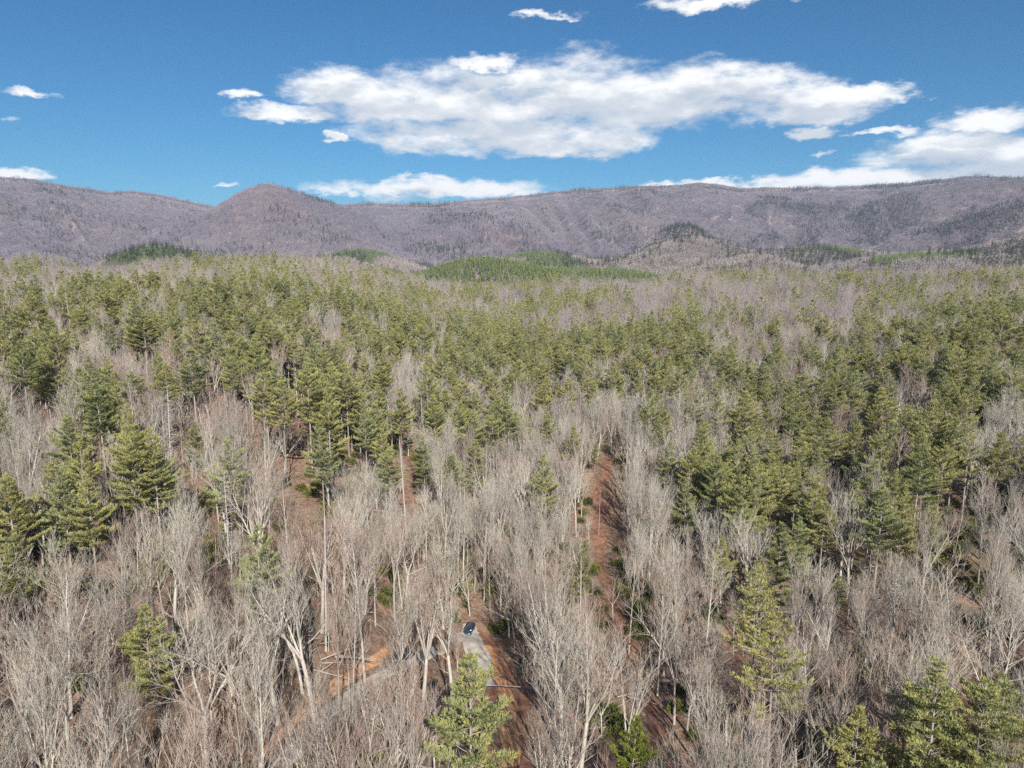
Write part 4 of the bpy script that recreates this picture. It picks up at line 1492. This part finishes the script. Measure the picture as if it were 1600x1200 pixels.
# ------------------------------------------------------------------ undergrowth
UNDER = []
for k in range(3):
    rr = np.random.default_rng(900 + k)
    n = 260
    a = rr.normal(size=(n, 3)); a /= np.linalg.norm(a, axis=1)[:, None]; a[:, 2] = np.abs(a[:, 2])
    lob = 0.7 + 0.5 * vnoise(a[:, 0] * 2 + 5 * k, a[:, 1] * 2 + a[:, 2] * 2, 3)
    c = a * np.array([1.5, 1.5, 1.5]) * (lob * rr.uniform(0.6, 1.05, n))[:, None]
    V, F = blades(c, a, 4, 0.42, 0.22, 0.9, rr)
    UNDER.append(joined('laurel_shrub', [(V, F, 0)], [M_LAUREL]))
for k, (form, H) in enumerate([('tall', 9), ('fan', 7), ('fan', 5)]):
    (tv, tf), (cv, cf, cm_) = bare_tree(970 + k, form, H, 0.8, 1.1)
    UNDER.append(joined('sapling', [(tv, tf, 0), (cv, cf, cm_)], [M_BARK, M_TWIG if k else M_TWIG_RED]))
rr2 = random.Random(5)
w = Wood()
for i in range(120):
    a = rr2.uniform(0, 6.28); e = rr2.uniform(0.5, 1.4); q0 = (rr2.uniform(-.8, .8), rr2.uniform(-.8, .8), -0.1)
    q, _ = curve_pts(q0, (math.cos(a) * math.cos(e), math.sin(a) * math.cos(e), math.sin(e)), rr2.uniform(1, 2.6), 2, 0.15, 0.05, rr2)
    w.limb(q, [0.02, 0.014, 0], 3)
V, F = w.arrays()
UNDER.append(joined('brush', [(V, F, 0)], [M_TWIG_RED]))
w = Wood()
for i in range(5):
    a = rr2.uniform(0, 3.14); L = rr2.uniform(3, 9)
    c0 = (rr2.uniform(-3, 3), rr2.uniform(-3, 3), 0.25)
    q, _ = curve_pts(c0, (math.cos(a), math.sin(a), 0.03), L, 3, 0.06, 0, rr2)
    w.limb(q, [0.12, 0.10, 0.07, 0], 5)
V, F = w.arrays()
UNDER.append(joined('deadfall', [(V, F, 0)], [M_PINEBARK]))
C_UNDER = source_collection('undergrowth_form', UNDER)      # 0-2 laurel, 3-5 saplings, 6 brush, 7 deadfall
x, y, rng = stand(50, 420, 3.3, 48, seed=19)
k = ~near_path(x, y, -0.3)
x, y = x[k], y[k]
lz = fbm(x / 26, y / 26, 91, 3)
rnd = rng.random(len(x))
laurel = (lz > 0.50) & (rnd < 0.6)
form = np.where(laurel, rng.integers(0, 3, len(x)), rng.choice([3, 4, 5, 4, 5, 6, 6, 6, 7], len(x)))
k = laurel | (rnd < np.where(np.hypot(x, y) < 260, 0.55, 0.35))
x, y, form, laurel = x[k], y[k], form[k], laurel[k]
px, py, _ = project(x, y, elev(x, y) + 3)
k = window_keep(px, py, rng.random(len(x)) * 0.6) & ~blocks_view(x, y, np.where(form < 6, 4.0, 2.0))
x, y, form, laurel = x[k], y[k], form[k], laurel[k]
s = np.where(laurel, rng.uniform(0.6, 1.5, len(x)), rng.uniform(0.7, 1.3, len(x)))
scatter('undergrowth', np.column_stack([x, y, elev(x, y)]), np.column_stack([0 * x, 0 * x, rng.uniform(0, 6.28, len(x))]), np.column_stack([s, s, s * rng.uniform(0.8, 1.2, len(x))]),
        form, C_UNDER, 'low laurel, brush, saplings and fallen limbs on the forest floor', 'undergrowth')
print('undergrowth', len(x))


# ------------------------------------------------------------------ vehicles
def simple_mat(name, color, rough, spec=0.5, metal=0.0, coat=0.0):
    m, T, out = material(name)
    tc = T.new('ShaderNodeTexCoord')
    n = T.noise(tc.outputs['Object'], 3.0, 4, 0.6)
    c = T.mix(T.m('MULTIPLY', T.step(n, 0.45, 0.75), 0.25), color, tuple(0.6 * q + 0.10 for q in color))
    b = principled(T, out, c, rough, spec, metal)
    b.inputs['Coat Weight'].default_value = coat
    return m


def car(paint, loc, heading, label):
    """an estate-like car, length along x"""
    glass = simple_mat('dark_window_glass', (0.015, 0.02, 0.025), 0.05, 0.9)
    black = simple_mat('black_trim', (0.02, 0.02, 0.02), 0.6)
    rubber = simple_mat('tyre_rubber', (0.025, 0.025, 0.025), 0.85)
    alloy = simple_mat('wheel_alloy', (0.5, 0.5, 0.52), 0.3, 0.6, 0.9)
    lamp = simple_mat('lamp_glass', (0.75, 0.76, 0.78), 0.1, 0.8)
    red = simple_mat('tail_lamp_red', (0.45, 0.02, 0.02), 0.2, 0.8)
    plate = simple_mat('plate_white', (0.7, 0.7, 0.7), 0.5)
    root = bpy.data.objects.new('parked_car', None); col.objects.link(root)

    def loft(secs, mat, name, parent=root, smooth=True):
        n = len(secs[0])
        V = np.array([p for s_ in secs for p in s_], float)
        F = []
        for i in range(len(secs) - 1):
            for j in range(n):
                F.append((i * n + j, i * n + (j + 1) % n, (i + 1) * n + (j + 1) % n, (i + 1) * n + j))
        me = bpy.data.meshes.new(name)
        me.from_pydata([tuple(v) for v in V], [], F + [tuple(range(n))[::-1], tuple(range((len(secs) - 1) * n, len(secs) * n))])
        me.materials.append(mat)
        if smooth:
            for p in me.polygons: p.use_smooth = len(p.vertices) == 4
        o = link(name, me, parent)
        return o

    def sec(xx, zl, zh, hw, r=0.16):
        """rounded body cross section at xx"""
        return [(xx, -hw, zl), (xx, -hw - 0.03, (zl + zh) / 2), (xx, -hw, zh - r), (xx, -hw + r, zh), (xx, hw - r, zh), (xx, hw, zh - r), (xx, hw + 0.03, (zl + zh) / 2), (xx, hw, zl)]
    loft([sec(2.36, .45, .70, .62, .08), sec(2.30, .34, .86, .78), sec(2.05, .28, .96, .88), sec(1.2, .26, 1.04, .92), sec(0.9, .26, 1.08, .93), sec(-1.9, .26, 1.10, .93),
          sec(-2.25, .32, 1.06, .88), sec(-2.36, .40, .92, .80)], paint, 'body')
    loft([sec(1.05, 1.0, 1.06, .84, .02), sec(0.45, 1.0, 1.56, .74, .10), sec(0.2, 1.0, 1.63, .73, .12), sec(-1.5, 1.0, 1.63, .73, .12), sec(-1.85, 1.0, 1.50, .74, .12), sec(-2.22, 1.0, 1.08, .80, .04)], paint, 'roof')

    def quad(pts, mat, name, off=(0, 0, 0), th=0.02, parent=root):
        P = [np.array(p) + np.array(off) for p in pts]
        nrm = np.cross(P[1] - P[0], P[2] - P[0]); nrm = nrm / np.linalg.norm(nrm) * th
        V = [tuple(p + nrm * 0.9) for p in P] + [tuple(p - nrm) for p in P]
        me = bpy.data.meshes.new(name)
        me.from_pydata(V, [], [(0, 1, 2, 3), (7, 6, 5, 4), (0, 4, 5, 1), (1, 5, 6, 2), (2, 6, 7, 3), (3, 7, 4, 0)])
        me.materials.append(mat)
        return link(name, me, parent)
    quad([(1.02, -.74, 1.10), (1.02, .74, 1.10), (.46, .62, 1.55), (.46, -.62, 1.55)], glass, 'windscreen', (0.03, 0, 0.02))
    quad([(-2.20, .70, 1.12), (-2.20, -.70, 1.12), (-1.90, -.60, 1.48), (-1.90, .60, 1.48)], glass, 'rear_window', (-0.02, 0, 0.02))
    for s in (-1, 1):
        for (xa, xb, xc, xd) in ((0.86, -0.28, -0.28, 0.40), (-0.36, -1.25, -1.25, -0.36), (-1.33, -1.95, -1.72, -1.33)):
            pts = [(xa, s * .835, 1.13), (xb, s * .835, 1.13), (xc, s * .765, 1.50), (xd, s * .765, 1.50)]
            quad(pts if s < 0 else pts[::-1], glass, 'side_window', (0, s * 0.012, 0))
        quad([(2.24, s * .80, .80), (2.24, s * .52, .80), (2.20, s * .52, .93), (2.20, s * .80, .93)][::s], lamp, 'headlight', (0.06, 0, 0))
        quad([(-2.32, s * .80, .82), (-2.32, s * .55, .82), (-2.28, s * .55, 1.0), (-2.28, s * .80, 1.0)][::-s], red, 'tail_light', (-0.03, 0, 0))
        m = quad([(.72, s * .93, 1.08), (.60, s * .93, 1.08), (.60, s * 1.08, 1.08), (.72, s * 1.08, 1.08)], black, 'door_mirror', (0, 0, .05), .06)
        for xx in (0.25, -0.95):
            quad([(xx, s * .965, .93), (xx - .18, s * .965, .93), (xx - .18, s * .965, .97), (xx, s * .965, .97)], black, 'door_handle', (0, 0, 0), .012)
        quad([(.30, s * .60, 1.66), (-1.6, s * .60, 1.66), (-1.6, s * .64, 1.66), (.30, s * .64, 1.66)], black, 'roof_rail', (0, 0, .02), .03)
        for xx in (1.45, -1.42):
            def ring(r0, wdt, mat, name, parent, yc):
                V = []; F = []
                n = 20
                prof = [(r0 * .55, -wdt / 2), (r0 * .93, -wdt / 2), (r0, -wdt * .35), (r0, wdt * .35), (r0 * .93, wdt / 2), (r0 * .55, wdt / 2)]
                for i in range(n):
                    a = 6.28318 * i / n
                    for (rr_, yy) in prof: V.append((math.cos(a) * rr_, yy, math.sin(a) * rr_))
                for i in range(n):
                    for j in range(5):
                        a0 = i * 6 + j; b0 = ((i + 1) % n) * 6 + j
                        F.append((a0, a0 + 1, b0 + 1, b0))
                F.append(tuple(i * 6 for i in range(n))); F.append(tuple(i * 6 + 5 for i in range(n))[::-1])
                me = bpy.data.meshes.new(name); me.from_pydata(V, [], F); me.materials.append(mat)
                return link(name, me, parent, yc)
            ww = ring(.34, .22, rubber, 'wheel', root, (xx, s * .84, .34))
            ring(.215, .235, alloy, 'rim', ww, (0, 0, 0))
    quad([(2.36, -.40, .52), (2.36, .40, .52), (2.33, .40, .70), (2.33, -.40, .70)], black, 'grille', (0.02, 0, 0))
    quad([(2.38, -.16, .38), (2.38, .16, .38), (2.38, .16, .46), (2.38, -.16, .46)], plate, 'number_plate', (0.01, 0, 0), .01)
    gx_, gy_ = loc
    root.location = (gx_, gy_, float(elev(gx_, gy_)) + 0.26)
    root.rotation_euler = (0, 0, heading)
    tag(root, label, 'car')
    return root


car(simple_mat('dark_blue_paint', (0.03, 0.05, 0.085), 0.3, 0.5, 0.3, 0.6), CAR_XY, R(-103), 'dark blue car parked on pale gravel at the end of the forest drive')
car(simple_mat('black_paint', (0.015, 0.018, 0.02), 0.3, 0.5, 0.2, 0.6), CAR2_XY, R(-140), 'black car half hidden by tree trunks beside the orange clay bank')
print('objects', len(bpy.data.objects))

# ------------------------------------------------------------------ the air
m, T, out = material('haze')
pv = T.new('ShaderNodeVolumePrincipled')
pv.inputs['Color'].default_value = (0.62, 0.77, 1.0, 1)
pv.inputs['Density'].default_value = 5.0e-5
T.l.new(pv.outputs[0], out.inputs['Volume'])
zlo, zhi = -320.0, 760.0
bx, by0, by1 = 9600.0, -9600.0, 9600.0
V = [(sx * bx, yy, zz_) for sx in (-1, 1) for yy in (by0, by1) for zz_ in (zlo, zhi)]
me = bpy.data.meshes.new('haze')
me.from_pydata(V, [], [(0, 1, 3, 2), (4, 6, 7, 5), (0, 4, 5, 1), (2, 3, 7, 6), (0, 2, 6, 4), (1, 5, 7, 3)])
me.materials.append(m)
tag(link('haze', me), 'thin blue haze filling the air over the valley', 'haze', kind='stuff')
